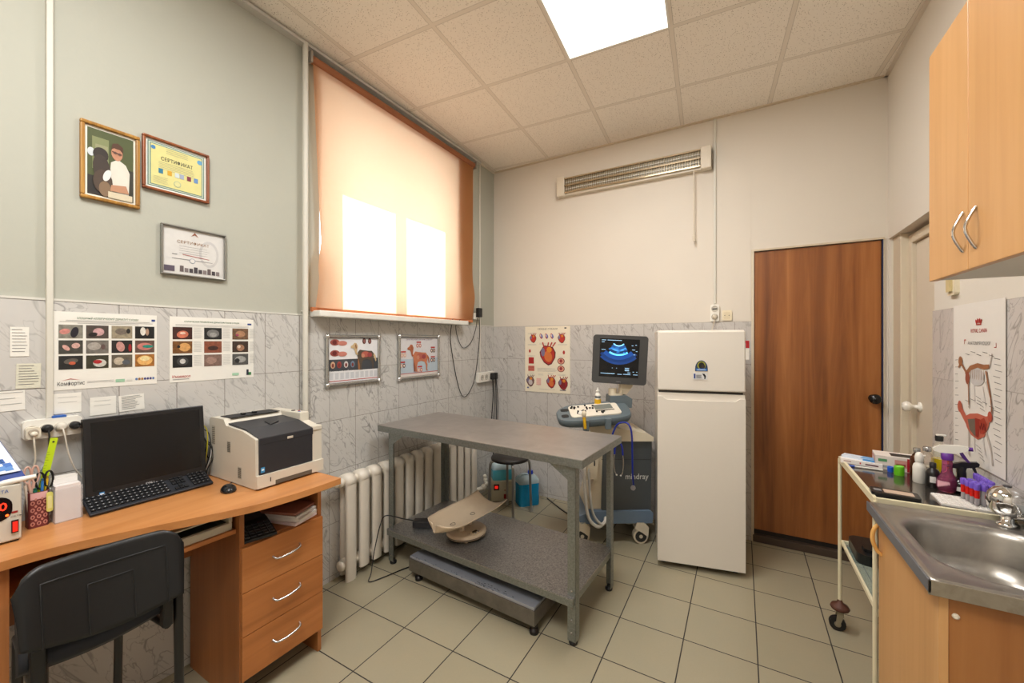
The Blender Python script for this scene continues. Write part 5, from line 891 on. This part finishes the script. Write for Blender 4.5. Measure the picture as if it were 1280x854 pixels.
b = MB(); o = rrect(.378, .348, .03); b.rings([[MM @ Vector((x * s_, y_, z * s_)) for x, z in o] for s_, y_ in ((1., .012), (1., .035), (.85, .065))], uc, smooth=False); b.build('monitor_shell', us)
b = MB(); s = Sheet(b, MM @ Vector((-.140, -.0185, -.115)), MM.to_3x3() @ Vector((1, 0, 0)), MM.to_3x3() @ Vector((0, 0, 1)))
s.rect(-.002, -.012, .275, .268, M((8, 9, 14), .25), 1)
def arc(cx, cy, r0, r1, a0, a1, m, L, n=14):
    pts = [(cx + r0 * math.cos(a), cy + r0 * math.sin(a)) for a in [math.radians(a0 + (a1 - a0) * k / n) for k in range(n + 1)]] + [(cx + r1 * math.cos(a), cy + r1 * math.sin(a)) for a in [math.radians(a1 - (a1 - a0) * k / n) for k in range(n + 1)]]
    for k in range(n): s.poly([pts[k], pts[k + 1], pts[-k - 2], pts[-k - 1]], m, L)
cx, cy = .130, .275
for r0, r1, c_, st_, e in ((.045, .052, (120, 200, 255), 1.4, 0), (.052, .075, (24, 70, 130), .7, 4), (.075, .088, (60, 140, 210), .9, 8), (.088, .108, (12, 44, 92), .6, 10), (.108, .120, (90, 190, 250), 1.3, 14), (.120, .150, (16, 62, 130), .8, 2), (.150, .170, (10, 44, 96), .7, -2), (.170, .185, (14, 52, 112), .7, 4)): arc(cx, cy - .01, r0, r1, 222 + e, 318 - e, glow(c_, st_), 2)
for k in range(8): s.ell(cx + random.uniform(-.06, .06), cy - .09 + random.uniform(-.03, .03), .012, .005, glow((36, 100, 170), .8), 3, random.uniform(-.5, .5))
wm = glow((150, 190, 220), .8)
for (x, y, w) in ((.01, .255, .03), (.05, .255, .10), (.01, .24, .02), (.01, .185, .03), (.22, .22, .012), (.245, .225, .01), (.225, .19, .02), (.25, .18, .012), (.235, .155, .012), (.18, .055, .03), (.18, .045, .03), (.18, .037, .03), (.20, .022, .02), (.01, .01, .10), (.13, .008, .03), (.17, .01, .05), (.235, .03, .01), (.26, .03, .008), (.12, .052, .004), (.09, .052, .004), (.24, .01, .03)): s.rect(x, y, x + w, y + .0035, wm, 2)
b.build('monitor_screen', us)['label'] = 'lit screen with a blue ultrasound fan'
b = MB(); s = Sheet(b, MM @ Vector((-.19, -.0185, -.176)), MM.to_3x3() @ Vector((1, 0, 0)), MM.to_3x3() @ Vector((0, 0, 1))); s.text('mindray', .19, .012, .014, M((150, 150, 150), .4), 1, 'c', .035); b.build('bezel_lettering', us)
b = MB(); b.tube(smoothpath([(-.215, .02, .60), (-.235, -.02, .50), (-.225, -.03, .30), (-.20, -.03, .19), (-.14, -.03, .14), (-.09, -.02, .17), (-.08, .02, .20)], 8), .012, M((206, 204, 196), .3), 8); b.tube(smoothpath([(-.20, .01, .55), (-.195, -.03, .35), (-.17, -.03, .22), (-.11, -.03, .155), (-.07, -.01, .19)], 8), .009, M((190, 188, 182), .3), 8); b.build('probe_cable', us)
def uwrld(x, y, z): return _tmat(us) @ Vector((x, y, z))
# bottle in a yellow cup, probe, stethoscope
t = thing('gel_bottle', 'white gel bottle standing in a yellow cup on the scanner panel', 'bottle', uwrld(-.118, .085, .968)); b = MB(); b.cyl((0, 0, 0), (0, 0, .058), .024, M((216, 170, 20), .45), n=20); b.build('yellow_cup', t); b = MB(); b.lathe([(.019, .058), (.020, .085), (.019, .095), (.012, .102), (.010, .112), (.012, .113), (.012, .122), (.005, .128), (.004, .142)], (0, 0, 0), white_pl, 20); b.lathe([(.0205, .068), (.0205, .082)], (0, 0, 0), M((90, 100, 110), .4), 20, cap=False); b.build('bottle_body', t)
t = thing('ultrasound_probe', 'yellow and cream probe hanging in a holder on the scanner panel', 'probe', uwrld(-.262, -.20, .87)); b = MB(); b.tube([(0, 0, 0), (-.008, 0, .075)], [.010, .011], M((206, 160, 20), .4), 12); b.build('grip', t); b = MB(); b.ball((-.009, 0, .098), .017, uc, 14, 1, .8, 1.3); b.build('head', t)
st_ = thing('stethoscope', 'blue stethoscope hanging from the front of the scanner panel', 'stethoscope', uwrld(-.02, -.16, .86)); bt = M((20, 40, 140), .35); b = MB()
b.tube(smoothpath([(.085, .02, -.37), (.084, .0, -.30), (.084, -.012, -.15), (.082, -.02, -.02), (.065, -.02, .035), (.035, -.015, .050), (-.01, -.02, .035), (-.035, -.02, -.01), (-.05, -.02, -.05)], 8), .006, bt, 8); b.tube(smoothpath([(-.032, -.02, -.17), (-.026, -.02, -.115), (-.003, -.02, -.085), (.018, -.02, -.115), (.024, -.02, -.17)], 6), .006, bt, 8); b.tube([(-.05, -.02, -.05), (-.03, -.02, -.075), (-.003, -.02, -.085)], .006, bt, 8); b.build('tube', st_)
for sg, x in ((-1, -.032), (1, .024)): b = MB(); b.tube(smoothpath([(x, -.02, -.17), (x + sg * .004, -.02, -.23), (x - sg * .002, -.02, -.285), (x - sg * .012, -.02, -.305)], 6), .003, chrome, 8); b.ball((x - sg * .014, -.02, -.308), .006, white_pl, 10); b.build('ear_piece', st_)
b = MB(); b.cyl((.085, .012, -.385), (.085, .0, -.385), .016, M((150, 150, 156), .3, .6), n=16); b.build('chest_piece', st_)
# ------------------------------------------------------------------ fridge
t = thing('refrigerator', 'tall white two door refrigerator against the back wall', 'refrigerator', (-.468, 2.706, 0), math.radians(12.4)); fw = M((224, 217, 206), .3, var=.01)
FW, FD, FH = .504, .53, 1.522; b = MB(); b.box(.004, FW - .004, .055, FD, .035, FH - .012, fw); b.build('cabinet', t, bevel=.006); b = MB(); b.box(.002, FW - .002, .03, FD, FH - .014, FH, fw); b.build('top_plate', t, bevel=.004)
b = MB(); b.box(0, FW, 0, .05, 1.138, FH - .006, fw); fd = b.build('freezer_door', t, bevel=.008)
b = MB(); b.box(0, FW, .012, .05, .04, 1.122, fw); b.prism([(0, 0, .04), (0, 0, 1.098), (.03, 0, 1.098), (.055, 0, 1.078), (FW - .055, 0, 1.078), (FW - .03, 0, 1.098), (FW, 0, 1.098), (FW, 0, .04)], (0, .013, 0), fw); b.build('fridge_door', t, bevel=.004)
b = MB(); b.box(.01, FW - .01, .02, .055, 1.120, 1.140, M((60, 56, 52), .6)); b.build('door_gasket', t); b = MB(); b.box(.01, FW - .01, .06, FD, .012, .04, M((60, 56, 50), .6)); b.build('plinth', t)
for x in (.04, FW - .04):
    for y in (.08, FD - .04): b = MB(); b.cyl((x, y, 0), (x, y, .014), .016, black_pl, n=12); b.build('foot', t)
rt = _tmat(t)
def magnet(lb, x0, z0, fn):
    b = MB(); o = rt @ Vector((x0, -.0035, z0)); R3 = rt.to_3x3(); s = Sheet(b, (0, 0, 0), R3 @ Vector((1, 0, 0)), (0, 0, 1)); fn(b, s, R3); tag(b.build('fridge_magnet', None, loc=o), lb, 'magnet')
def mg1(b, s, R3):
    n = R3 @ Vector((0, .0035, 0)); b.prism([s.p(x, y) for x, y in [(.0 + .036 * (1 - math.cos(a)), .015 + .052 * math.sin(a)) for a in [PI * k / 12 for k in range(13)]]][::-1] + [s.p(.0, .0), s.p(.072, .0)], n, M((40, 60, 90), .4))
    s.ell(.036, .035, .024, .026, M((150, 150, 40), .4), 1); s.ell(.036, .035, .017, .020, M((24, 26, 24), .4), 2); s.ell(.046, .030, .010, .014, M((50, 40, 36), .4), 3); s.rect(.004, .002, .068, .016, M((40, 110, 190), .4), 3); s.rect(.012, .006, .060, .010, M((220, 224, 226), .4), 4)
magnet('round topped blue and green magnet on the freezer door', .222, 1.265, mg1)
def mg2(b, s, R3):
    b.prism([s.p(0, 0), s.p(0, .042), s.p(.082, .042), s.p(.082, 0)], R3 @ Vector((0, .0035, 0)), M((214, 214, 214), .4)); s.rect(.004, .006, .014, .036, blue_ink, 1)
    for k in range(3): s.rect(.018, .024 - k * .008, .048, .029 - k * .008, grey_ink, 1)
    s.poly([(.052, .038), (.066, .036), (.074, .022), (.070, .004), (.064, .004), (.064, .018), (.058, .026)], black_pl, 1)
magnet('rectangular white magnet with a black animal figure on the freezer door', .210, 1.212, mg2)
b = MB(); o = rt @ Vector((FW + .004, .02, 1.34)); b.box(-.004, .014, -.02, .02, 0, .10, M((224, 220, 212), .5)); b.box(-.004, .015, -.021, .021, .07, .115, M((170, 30, 36), .5)); tag(b.build('side_magnet', None, loc=o, rotz=math.radians(12.4)), 'small red and white clip on the right side of the refrigerator', 'clip')
# ------------------------------------------------------------------ wall cupboard
bz_ = wood('beech_door', (188, 138, 84), (200, 150, 94), (208, 160, 106), 'z', .38, .7); bside = wood('walnut_side_board', (140, 88, 42), (160, 104, 54), (176, 122, 68), 'z', .4, .6); wlam = M((214, 208, 196), .5, var=.02)
UX, UZ0, UZ1 = .47, 1.622, 2.268
t = thing('wall_cupboard', 'beech two door cupboard hanging high on the right wall', 'cupboard', (XR, 1.37, UZ0)); b = MB(); dx = UX - XR
b.box(dx + .020, -.001, -.235, .225, .002, UZ1 - UZ0, wlam); b.build('carcass', t)
for k, (ya, yb, hy) in enumerate(((-.238, -.002, -.040), (.001, .228, .022))):
    b = MB(); b.box(dx, dx + .017, ya, yb, 0, UZ1 - UZ0, bz_); d = b.build('door', t, bevel=.0015); b = MB(); zb = .043 if k == 0 else .046
    b.tube(smoothpath([(dx, hy, zb), (dx - .006, hy, zb + .010), (dx - .017, hy, zb + .038), (dx - .017, hy, zb + .058), (dx - .006, hy, zb + .086), (dx, hy, zb + .096)], 6), .0034, chrome, 10); h = b.build('door_handle', t); h.parent = d
# ------------------------------------------------------------------ sink cabinet
KX, KY0, KY1, KZ = .425, 1.385, 1.885, .86
t = thing('sink_cabinet', 'beech and walnut cabinet that carries the steel sink, bottom right', 'cabinet', (.62, 1.6, 0)); b = MB()
b.box(KX + .018, .80, KY0 + .003, KY0 + .020, .0, KZ - .034, bside); wb(b, 'side_panel', t, bevel=.001); b = MB(); b.box(KX + .020, .80, KY1 - .02, KY1, .0, KZ - .034, bside); b.box(.785, .80, KY0 + .02, KY1 - .02, .08, KZ - .034, bside); b.box(KX + .03, .785, KY0 + .02, KY1 - .02, .08, .096, bside); b.box(KX + .05, KX + .065, KY0 + .02, KY1 - .02, 0, .08, bside); wb(b, 'carcass', t)
b = MB(); b.box(KX, KX + .017, KY0, KY1, .085, KZ - .036, bz_); d = wb(b, 'door', t, bevel=.001); b = MB(); b.tube(smoothpath([(KX, 1.850, .705), (KX - .014, 1.850, .722), (KX - .024, 1.850, .752), (KX - .022, 1.850, .785), (KX - .012, 1.850, .805), (KX, 1.850, .812)], 6), .0065, M((222, 170, 96), .4), 8); h = wb(b, 'door_handle', t); h.parent = d
b = MB(); b.lathe([(.007, 0), (.007, .003), (.004, .005)], (KX + .030, KY0 + .003, .778), M((226, 216, 196), .4), 16, (0, -1, 0)); wb(b, 'screw_cap', t)
# stainless sink top with one bowl
sk = galv('sink_steel', (150, 146, 140), (176, 170, 162), .24, 6.); SX0, SX1, SY0, SY1 = .400, XR - TT - .004, 1.362, 1.925
t = thing('steel_sink', 'stainless steel sink top with one rounded bowl on the cabinet', 'sink', (.6, 1.64, .86)); b = MB(); n_ = 15
cx, cy = .620, 1.648; bw, bh = .330, .420
inner = rrect(bw, bh, .13, n=n_, cx=cx, cy=cy); N = len(inner)
def proj_out(p, X0=SX0 + .004, X1=SX1, Y0=SY0 + .004, Y1=SY1 - .004):
    dx_, dy_ = p[0] - cx, p[1] - cy; k = min([(X1 - cx) / dx_ if dx_ > 1e-6 else 1e9, (X0 - cx) / dx_ if dx_ < -1e-6 else 1e9, (Y1 - cy) / dy_ if dy_ > 1e-6 else 1e9, (Y0 - cy) / dy_ if dy_ < -1e-6 else 1e9]); return (cx + dx_ * k, cy + dy_ * k)
outer = [proj_out(p) for p in inner]
for (tx, ty) in ((SX0 + .004, SY0 + .004), (SX1, SY0 + .004), (SX0 + .004, SY1 - .004), (SX1, SY1 - .004)):
    k = min(range(N), key=lambda i: (outer[i][0] - tx) ** 2 + (outer[i][1] - ty) ** 2); outer[k] = (tx, ty)
def sc(P, s_): return [(cx + (x - cx) * s_, cy + (y - cy) * s_) for x, y in P]
def rim_(P, e): return [(min(max(x, SX0 + .004 + e), SX1 - e), min(max(y, SY0 + .004 + e), SY1 - .004 - e)) for x, y in P]
ls = [(outer, .832), (outer, .862), (rim_(outer, .006), .866), (rim_(outer, .014), .866), (rim_(outer, .020), .861), (sc(inner, 1.10), .860), (sc(inner, 1.03), .859), (sc(inner, .99), .853), (sc(inner, .95), .835), (sc(inner, .90), .76), (sc(inner, .84), .72), (sc(inner, .72), .705), (sc(inner, .4), .700), (sc(inner, .10), .697)]
b.rings([[(x, y, z) for x, y in P] for P, z in ls], sk, cap=False); b.add([(x, y, .697) for x, y in sc(inner, .10)], [tuple(range(N))], dark_pl)
wb(b, 'basin', t); b = MB(); b.box(SX0, SX0 + .005, SY0, SY1, .832, .864, M((112, 114, 120), .45, .4)); b.box(SX0, SX1, SY0, SY0 + .005, .828, .864, galv('sink_edge_steel', (150, 142, 126), (176, 168, 152), .32, 18.)); wb(b, 'edge_strip', t, bevel=.001)
b = MB(); b.lathe([(.030, .698), (.030, .701), (.022, .7015)], (cx, cy, 0), chrome, 24); wb(b, 'drain', t)
b = MB(); b.box(SX1 - .012, XR - TT, 1.30, 2.66, .868, .885, M((132, 134, 132), .4)); b.prism([(SX1 - .018, 1.30, .885), (XR - TT, 1.30, .885), (XR - TT, 1.30, .935), (XR - TT - .006, 1.30, .935)], (0, 1.34, 0), M((170, 170, 166), .4)); tag(b.build('splash_moulding', None), 'grey splash moulding along the tiles behind sink and trolley', 'moulding')
t = thing('water_tap', 'chrome tap with a ball shaped knob at the back of the sink', 'tap', (.738, 1.895, .862)); b = MB(); b.lathe([(.026, 0), (.026, .008), (.016, .012), (.014, .05), (.018, .06)], (0, 0, 0), chrome, 20); b.tube(smoothpath([(0, 0, .03), (.025, -.06, .05), (.03, -.16, .07), (.01, -.25, .075), (-.02, -.30, .06)], 6), .009, chrome, 10); b.build('tap_body', t)
b = MB(); b.lathe([(.014, .030), (.032, .036), (.043, .054), (.047, .078), (.043, .102), (.030, .118), (.010, .125), (.001, .126)], (0, 0, 0), chrome, 24)
b.build('tap_knob', t); b = MB(); b.cyl((0, 0, .124), (0, 0, .128), .010, M((60, 60, 64), .3), n=16); b.build('tap_cap', t)
# ------------------------------------------------------------------ trolley
tm = M((222, 212, 180), .4, var=.05); TX0, TX1, TY0, TY1, TZ = .430, .775, 1.950, 2.56, .872
t = thing('instrument_trolley', 'cream tubular trolley with a polished steel top beside the sink', 'trolley', (.587, 2.25, 0)); b = MB(); r_ = .008
ms_ = galv('mirror_steel', (120, 112, 104), (132, 124, 116), .05, 3.)
b.box(TX0 + .006, TX1 - .006, TY0 + .006, TY1 - .006, TZ - .006, TZ - .002, ms_); wb(b, 'top_plate', t)
b = MB(); 
for (xa, xb, ya, yb) in ((TX0 - .006, TX0 + .006, TY0, TY1), (TX1 - .006, TX1 + .006, TY0, TY1), (TX0, TX1, TY0 - .006, TY0 + .006), (TX0, TX1, TY1 - .006, TY1 + .006)): b.box(xa, xb, ya, yb, TZ - .026, TZ + .003, tm)
wb(b, 'top_frame', t, bevel=.002)
for (x, y) in ((TX0, TY0), (TX0, TY1), (TX1, TY0), (TX1, TY1)):
    b = MB(); b.cyl((x, y, .115), (x, y, TZ - .01), r_, tm, n=12); lg = wb(b, 'leg', t); b = MB(); b.lathe([(.008, .155), (.014, .140), (.034, .128), (.040, .116), (.036, .108), (.012, .104)], (x, y, 0), M((86, 48, 34), .6, var=.3, scale=80), 24)
    q = wb(b, 'bumper_disc', t)
    b = MB(); b.cyl((x - .01, y - .011, .034), (x - .01, y + .011, .034), .034, M((24, 22, 22), .5), n=24); b.cyl((x - .01, y - .013, .034), (x - .01, y + .013, .034), .014, M((150, 140, 120), .5, .5), n=16); wb(b, 'wheel', t)
    b = MB(); b.prism([(x - .018, y - .017, .030), (x - .004, y - .017, .028), (x + .014, y - .017, .08), (x + .012, y - .017, .108), (x - .012, y - .017, .108)], (0, .003, 0), M((160, 150, 126), .5, .4)); b.prism([(x - .018, y + .014, .030), (x - .004, y + .014, .028), (x + .014, y + .014, .08), (x + .012, y + .014, .108), (x - .012, y + .014, .108)], (0, .003, 0), M((160, 150, 126), .5, .4)); b.box(x - .012, x + .012, y - .017, y + .017, .098, .108, M((160, 150, 126), .5, .4)); wb(b, 'caster_fork', t)
LZ = .455; b = MB()
for (xa, xb, ya, yb) in ((TX0 + .004, TX0 + .014, TY0, TY1), (TX1 - .014, TX1 - .004, TY0, TY1), (TX0, TX1, TY0 - .005, TY0 + .005), (TX0, TX1, TY1 - .005, TY1 + .005)): b.box(xa, xb, ya, yb, LZ - .018, LZ, tm)
wb(b, 'lower_frame', t, bevel=.002); b = MB(); b.box(TX0 + .014, TX1 - .014, TY0 + .005, TY1 - .005, LZ - .010, LZ - .004, clear((170, 196, 186), .85, .02, 1.45)); wb(b, 'glass_shelf', t)
t = thing('storage_case', 'black plastic case with a moulded grip on the lower trolley shelf', 'case', (.585, 2.435, LZ - .004)); b = MB(); b.prism([(x, y, 0) for x, y in rrect(.26, .22, .04)], (0, 0, .045), M((20, 22, 22), .35)); b.build('body', t, bevel=.008); b = MB(); b.prism([(x, y, .045) for x, y in rrect(.20, .07, .02, cy=-.04)], (0, 0, .014), M((14, 15, 15), .4)); b.build('grip', t, bevel=.004)
# ------------------------------------------------------------------ things on the trolley
Z = TZ - .002
def P3(u, v, z=Z): return on('z', z, u, v)
# flat medicine boxes
for (lb, x, y, z, rz, w, d, h, c_) in (('long white medicine box with red print at the far end of the trolley', .492, 2.45, Z, -.30, .150, .045, .022, (228, 222, 218)), ('white and pale blue flat box lying on the long medicine box', .500, 2.468, Z + .022, -.42, .150, .05, .010, (206, 216, 226))):
    b = MB(); b.box(-w / 2, w / 2, -d / 2, d / 2, 0, h, M(c_, .45)); s = Sheet(b, (-w / 2, -d / 2, 0), (1, 0, 0), (0, 0, 1)); 
    if h > .015: s.rect(.07, .007, .075, .015, red, 1); s.rect(.09, .007, .135, .013, M((90, 50, 60), .5), 1); s.rect(.012, .009, .040, .014, M((180, 150, 150), .5), 1)
    else: s.rect(.08, .0, .15, .009, M((70, 140, 200), .5), 1)
    b.box(-w / 2 + .07, w / 2, -d / 2, d / 2, h, h + .0004, M((110, 160, 206), .5)) if h < .015 else None
    tag(b.build('medicine_box', None, bevel=.001, loc=(x, y, z), rotz=rz), lb, 'box')
b = MB(); b.tube([(0, 0, 0), (.10, .012, 0)], .0035, white_pl, 8); b.tube([(-.016, -.002, 0), (.004, 0, 0)], .0042, M((30, 80, 190), .4), 8); tag(b.build('pen', None, loc=(.450, 2.385, Z + .0045), rotz=-.2), 'white pen with a blue cap lying beside the medicine box', 'pen')
t = thing('glove_box', 'white and red glove box with an open top slot on the trolley', 'box', (.612, 2.450, Z), -.12); b = MB(); b.box(-.075, .075, -.045, .060, 0, .062, M((224, 214, 206), .45)); b.build('carton', t, bevel=.001); b = MB(); s = Sheet(b, (-.075, -.0455, 0), (1, 0, 0), (0, 0, 1)); s.rect(.105, .002, .146, .060, M((176, 30, 40), .45), 1); s.rect(.065, .018, .105, .050, M((206, 150, 140), .5), 1); s.rect(.01, .036, .04, .048, M((90, 150, 100), .5), 1); s.rect(.01, .010, .055, .020, pale_ink, 1); s.rect(.07, .024, .10, .034, M((150, 60, 60), .5), 2)
s = Sheet(b, (-.0755, .060, 0), (0, -1, 0), (0, 0, 1)); s.rect(.008, .008, .098, .054, M((214, 150, 140), .5), 1); s.rect(.02, .03, .08, .046, M((226, 206, 200), .5), 2)
b.box(-.02, .072, -.03, .03, .0622, .0628, M((30, 24, 24), .5)); b.build('printed_panels', t)
def jar_cap(lb, u, v, r, h, col):
    p = P3(u, v); b = MB(); m_ = M(col, .35)
    b.lathe([(r * .96, 0), (r, .004), (r, h * .9), (r * .94, h), (r * .8, h), (r * .78, h * .8), (.001, h * .78)], (0, 0, 0), m_, 28)
    for k in range(36): a = 2 * PI * k / 36; b.box(-.0004, .0004, -.0006, .0006, h * .1, h * .85, m_, Matrix.Translation((r * math.cos(a), r * math.sin(a), 0)) @ Matrix.Rotation(a, 4, 'Z'))
    tag(b.build('screw_cap', None, loc=p), lb, 'cap')
jar_cap('bright green cylindrical cap, largest of the three coloured caps on the trolley', 1124, 594, .0165, .040, (104, 190, 30)); jar_cap('small blue cap half behind the green one', 1113, 590, .010, .024, (30, 90, 200)); jar_cap('pinkish red cap to the right of the green one', 1133, 590, .010, .026, (196, 40, 70))
def bottle(name, lb, u, v, parts, cat='bottle', sx=1., sy=1., rz=0., dz=0.):
    p = P3(u, v); t = thing(name, lb, cat, (p.x, p.y, Z + dz), rz)
    for pn, prof, m_ in parts: b = MB(); b.lathe(prof, (0, 0, 0), m_, 28, sx=sx, sy=sy); b.build(pn, t)
    return t
amber = clear((96, 46, 14), .55, .08, 1.4); pinkg = clear((232, 110, 166), .84, .05, 1.35)
t = bottle('dropper_bottle', 'white plastic bottle with a rounded cap, left of the small black bottle', 1149, 603, [('bottle_body', [(.018, 0), (.0200, .003), (.0200, .062), (.017, .074), (.011, .082), (.011, .088)], white_pl), ('cap', [(.013, .086), (.0135, .104), (.011, .118), (.005, .124), (.001, .125)], white_pl)]); b = MB(); b.cyl((0, 0, .108), (.018, -.006, .112), .004, white_pl, n=10); b.build('nozzle', t)
t = bottle('dropper_bottle', 'small black bottle with a white label in front of the trolley bottles', 1166, 609, [('bottle_body', [(.020, 0), (.0215, .003), (.0215, .056), (.017, .068), (.009, .076), (.009, .079)], M((16, 15, 16), .3)), ('cap', [(.010, .078), (.010, .096), (.009, .097), (.001, .097)], M((22, 22, 24), .4))])
b = MB()
for k in range(5): a0 = -2.25 + k * .16; b.add([(.0219 * math.cos(a), .0219 * math.sin(a), z) for a, z in ((a0, .022), (a0 + .16, .022), (a0 + .16, .046), (a0, .046))], [(0, 1, 2, 3)], M((210, 208, 204), .5))
b.build('label_patch', t)
bottle('medicine_bottle', 'dark amber bottle with a grey cap behind the white spray bottle', 1146, 595, [('bottle_body', [(.020, 0), (.022, .004), (.022, .072), (.014, .090), (.0095, .098), (.0095, .104)], amber), ('cap', [(.011, .102), (.0115, .118), (.010, .120), (.001, .120)], M((160, 160, 160), .25, .8))])
bottle('medicine_bottle', 'clear bottle with a silver cap behind the black bottle', 1159, 592, [('bottle_body', [(.020, 0), (.022, .004), (.022, .070), (.013, .088), (.010, .094), (.010, .10)], clear((214, 200, 190), .9, .05, 1.35)), ('cap', [(.0135, .098), (.014, .114), (.012, .118), (.001, .118)], M((190, 190, 190), .2, .9))])
t = bottle('disinfectant_bottle', 'clear bottle half full of yellow liquid with a black neck, near the wall', 1174, 592, [('liquid', [(.022, .002), (.025, .006), (.025, .066)], M((206, 184, 20), .2)), ('shell', [(.0255, .0665), (.0255, .090), (.021, .110), (.012, .132), (.010, .145)], clear((226, 220, 190), .92, .05, 1.3)), ('pump_collar', [(.013, .143), (.014, .160), (.012, .166)], black_pl)]); b = MB(); b.box(-.010, .022, -.006, .006, .164, .173, white_pl); b.build('pump_head', t, bevel=.003)
# pink trigger spray
t = bottle('spray_bottle', 'pink trigger spray bottle with a white and purple head', 1184, 614, [('bottle_body', [(.022, 0), (.029, .010), (.031, .028), (.027, .048), (.019, .064), (.0150, .078), (.0145, .118), (.012, .126)], pinkg), ('liquid', [(.020, .003), (.0275, .012), (.0295, .028), (.026, .046)], clear((196, 110, 120), .5, .1, 1.33)), ('collar', [(.0165, .122), (.0175, .126), (.0175, .146), (.015, .148)], M((96, 40, 140), .35))], rz=-.25)
b = MB(); b.prism([(-.036, -.010, .152), (-.020, -.010, .147), (.022, -.010, .150), (.052, -.010, .166), (.056, -.010, .180), (.030, -.010, .182), (-.020, -.010, .176), (-.040, -.010, .160)], (0, .020, 0), white_pl); b.build('spray_head', t, bevel=.005); b = MB(); b.cyl((.054, 0, .172), (.066, 0, .173), .0075, M((84, 36, 130), .35), n=14); b.build('nozzle', t); b = MB(); b.prism([(.030, -.006, .156), (.040, -.006, .158), (.050, -.006, .138), (.060, -.006, .122), (.052, -.006, .122), (.038, -.006, .138)], (0, .012, 0), M((70, 30, 110), .35)); b.build('trigger', t, bevel=.002)
b = MB()
for k in range(6): a0 = -2.6 + k * .2; b.add([(.0315 * math.cos(a), .0315 * math.sin(a), z) for a, z in ((a0, .018 + .003 * k), (a0 + .2, .015 + .003 * k), (a0 + .2, .040), (a0, .044))], [(0, 1, 2, 3)], M((222, 170, 180), .5))
b.build('label_patch', t)
# black trigger spray
t = bottle('spray_bottle', 'squat black trigger spray bottle just left of the purple capped tubes', 1202, 616, [('bottle_body', [(.024, 0), (.032, .006), (.035, .024), (.031, .042), (.018, .054), (.012, .058)], M((20, 18, 18), .15)), ('collar', [(.013, .056), (.013, .076), (.010, .10)], M((18, 17, 18), .35))], rz=-.15)
b = MB(); b.prism([(-.042, -.009, .096), (-.030, -.009, .104), (.0, -.009, .118), (.040, -.009, .124), (.045, -.009, .118), (.042, -.009, .108), (.030, -.009, .102), (.012, -.009, .098), (.008, -.009, .076), (-.012, -.009, .076), (-.014, -.009, .092), (-.034, -.009, .092)], (0, .018, 0), M((18, 17, 18), .3)); b.build('spray_head', t, bevel=.003); b = MB(); b.prism([(.024, -.006, .104), (.034, -.006, .104), (.040, -.006, .080), (.034, -.006, .080)], (0, .012, 0), M((18, 17, 18), .35)); b.build('trigger', t)
b = MB()
for k in range(5): a0 = -2.5 + k * .22; b.add([(.0358 * math.cos(a), .0358 * math.sin(a), z) for a, z in ((a0, .012), (a0 + .22, .012), (a0 + .22, .028), (a0, .028))], [(0, 1, 2, 3)], M((214, 210, 204), .5))
b.build('label_patch', t)
# rack of blood tubes
g0 = P3(1219, 627); pv = Vector((.7, 2.02, Z)); wt = clear((232, 226, 230), .6, .1, 1.3)
t = thing('tube_rack', 'white grid rack lying flat beside the tubes near the trolley edge', 'rack', (.680, 2.045, Z), -.06); b = MB(); b.box(-.060, .075, -.065, .060, 0, .006, M((224, 220, 216), .4)); 
for k in range(9): x = -.055 + k * .0155; b.box(x, x + .0025, -.063, .058, .006, .0085, M((232, 228, 222), .4))
for k in range(8): y = -.060 + k * .0163; b.box(-.058, .073, y, y + .0025, .006, .0085, M((232, 228, 222), .4))
b.build('grid', t, bevel=.0006); b = MB(); b.box(.02, .085, -.075, -.066, 0, .008, M((206, 202, 196), .4)); b.build('handle_bar', t)
purple = M((98, 66, 176), .4); pcap = M((112, 82, 190), .4); first = None; k = 0
def tube_(lb, x, y, blood, tilt=0.):
    t = thing('blood_tube', lb, 'tube', (x, y, Z + .0087), 0, 'purple capped blood tubes'); b = MB(); b.lathe([(.0040, 0), (.0064, .003), (.0066, .056)], (0, 0, 0), wt, 12); b.build('glass', t)
    if blood: b = MB(); b.lathe([(.0068, .026), (.0069, .055)], (0, 0, 0), M((196, 24, 16), .3), 12); b.build('red_label', t)
    b = MB(); b.lathe([(.0078, .054), (.0082, .057), (.0082, .074), (.0068, .076), (.0033, .0755), (.0022, .072)], (0, 0, 0), pcap, 14); b.build('cap', t); return t
ORD = ['first', 'second', 'third', 'fourth', 'fifth', 'sixth', 'seventh']; ROW = ['farthest', 'second farthest', 'second nearest', 'nearest']
for j in range(4):
    for i in range(2 + (j > 0)):
        red_ = i == 0 or (i == 1 and j < 2); tube_('purple capped %s tube, %s from the left in the %s rack row' % ('red labelled' if red_ else 'clear', ORD[i], ROW[j]), .700 + i * .0172 + .004 * j, 2.074 - j * .0210, red_)['group'] = 'purple capped tubes in the rack'
for i in range(7): tube_('purple capped clear tube against the tiles, %s counted from the far end' % ORD[i], .766, 2.17 - i * .0178, False)['group'] = 'purple capped tubes along the tiles'
# tablet / card reader
t = thing('handheld_reader', 'black handheld reader with a pale screen on the near end of the trolley', 'reader', (.497, 2.008, Z), -.10); b = MB(); b.prism([(x, y, 0) for x, y in rrect(.135, .075, .012)], (0, 0, .016), M((18, 18, 20), .35)); b.build('body', t, bevel=.004); b = MB(); b.box(-.030, .052, -.022, .022, .0162, .0172, M((196, 170, 150), .3)); b.build('screen', t); b = MB(); b.box(-.058, -.036, -.012, .012, .0162, .0180, M((120, 120, 122), .4)); b.build('button_pad', t)
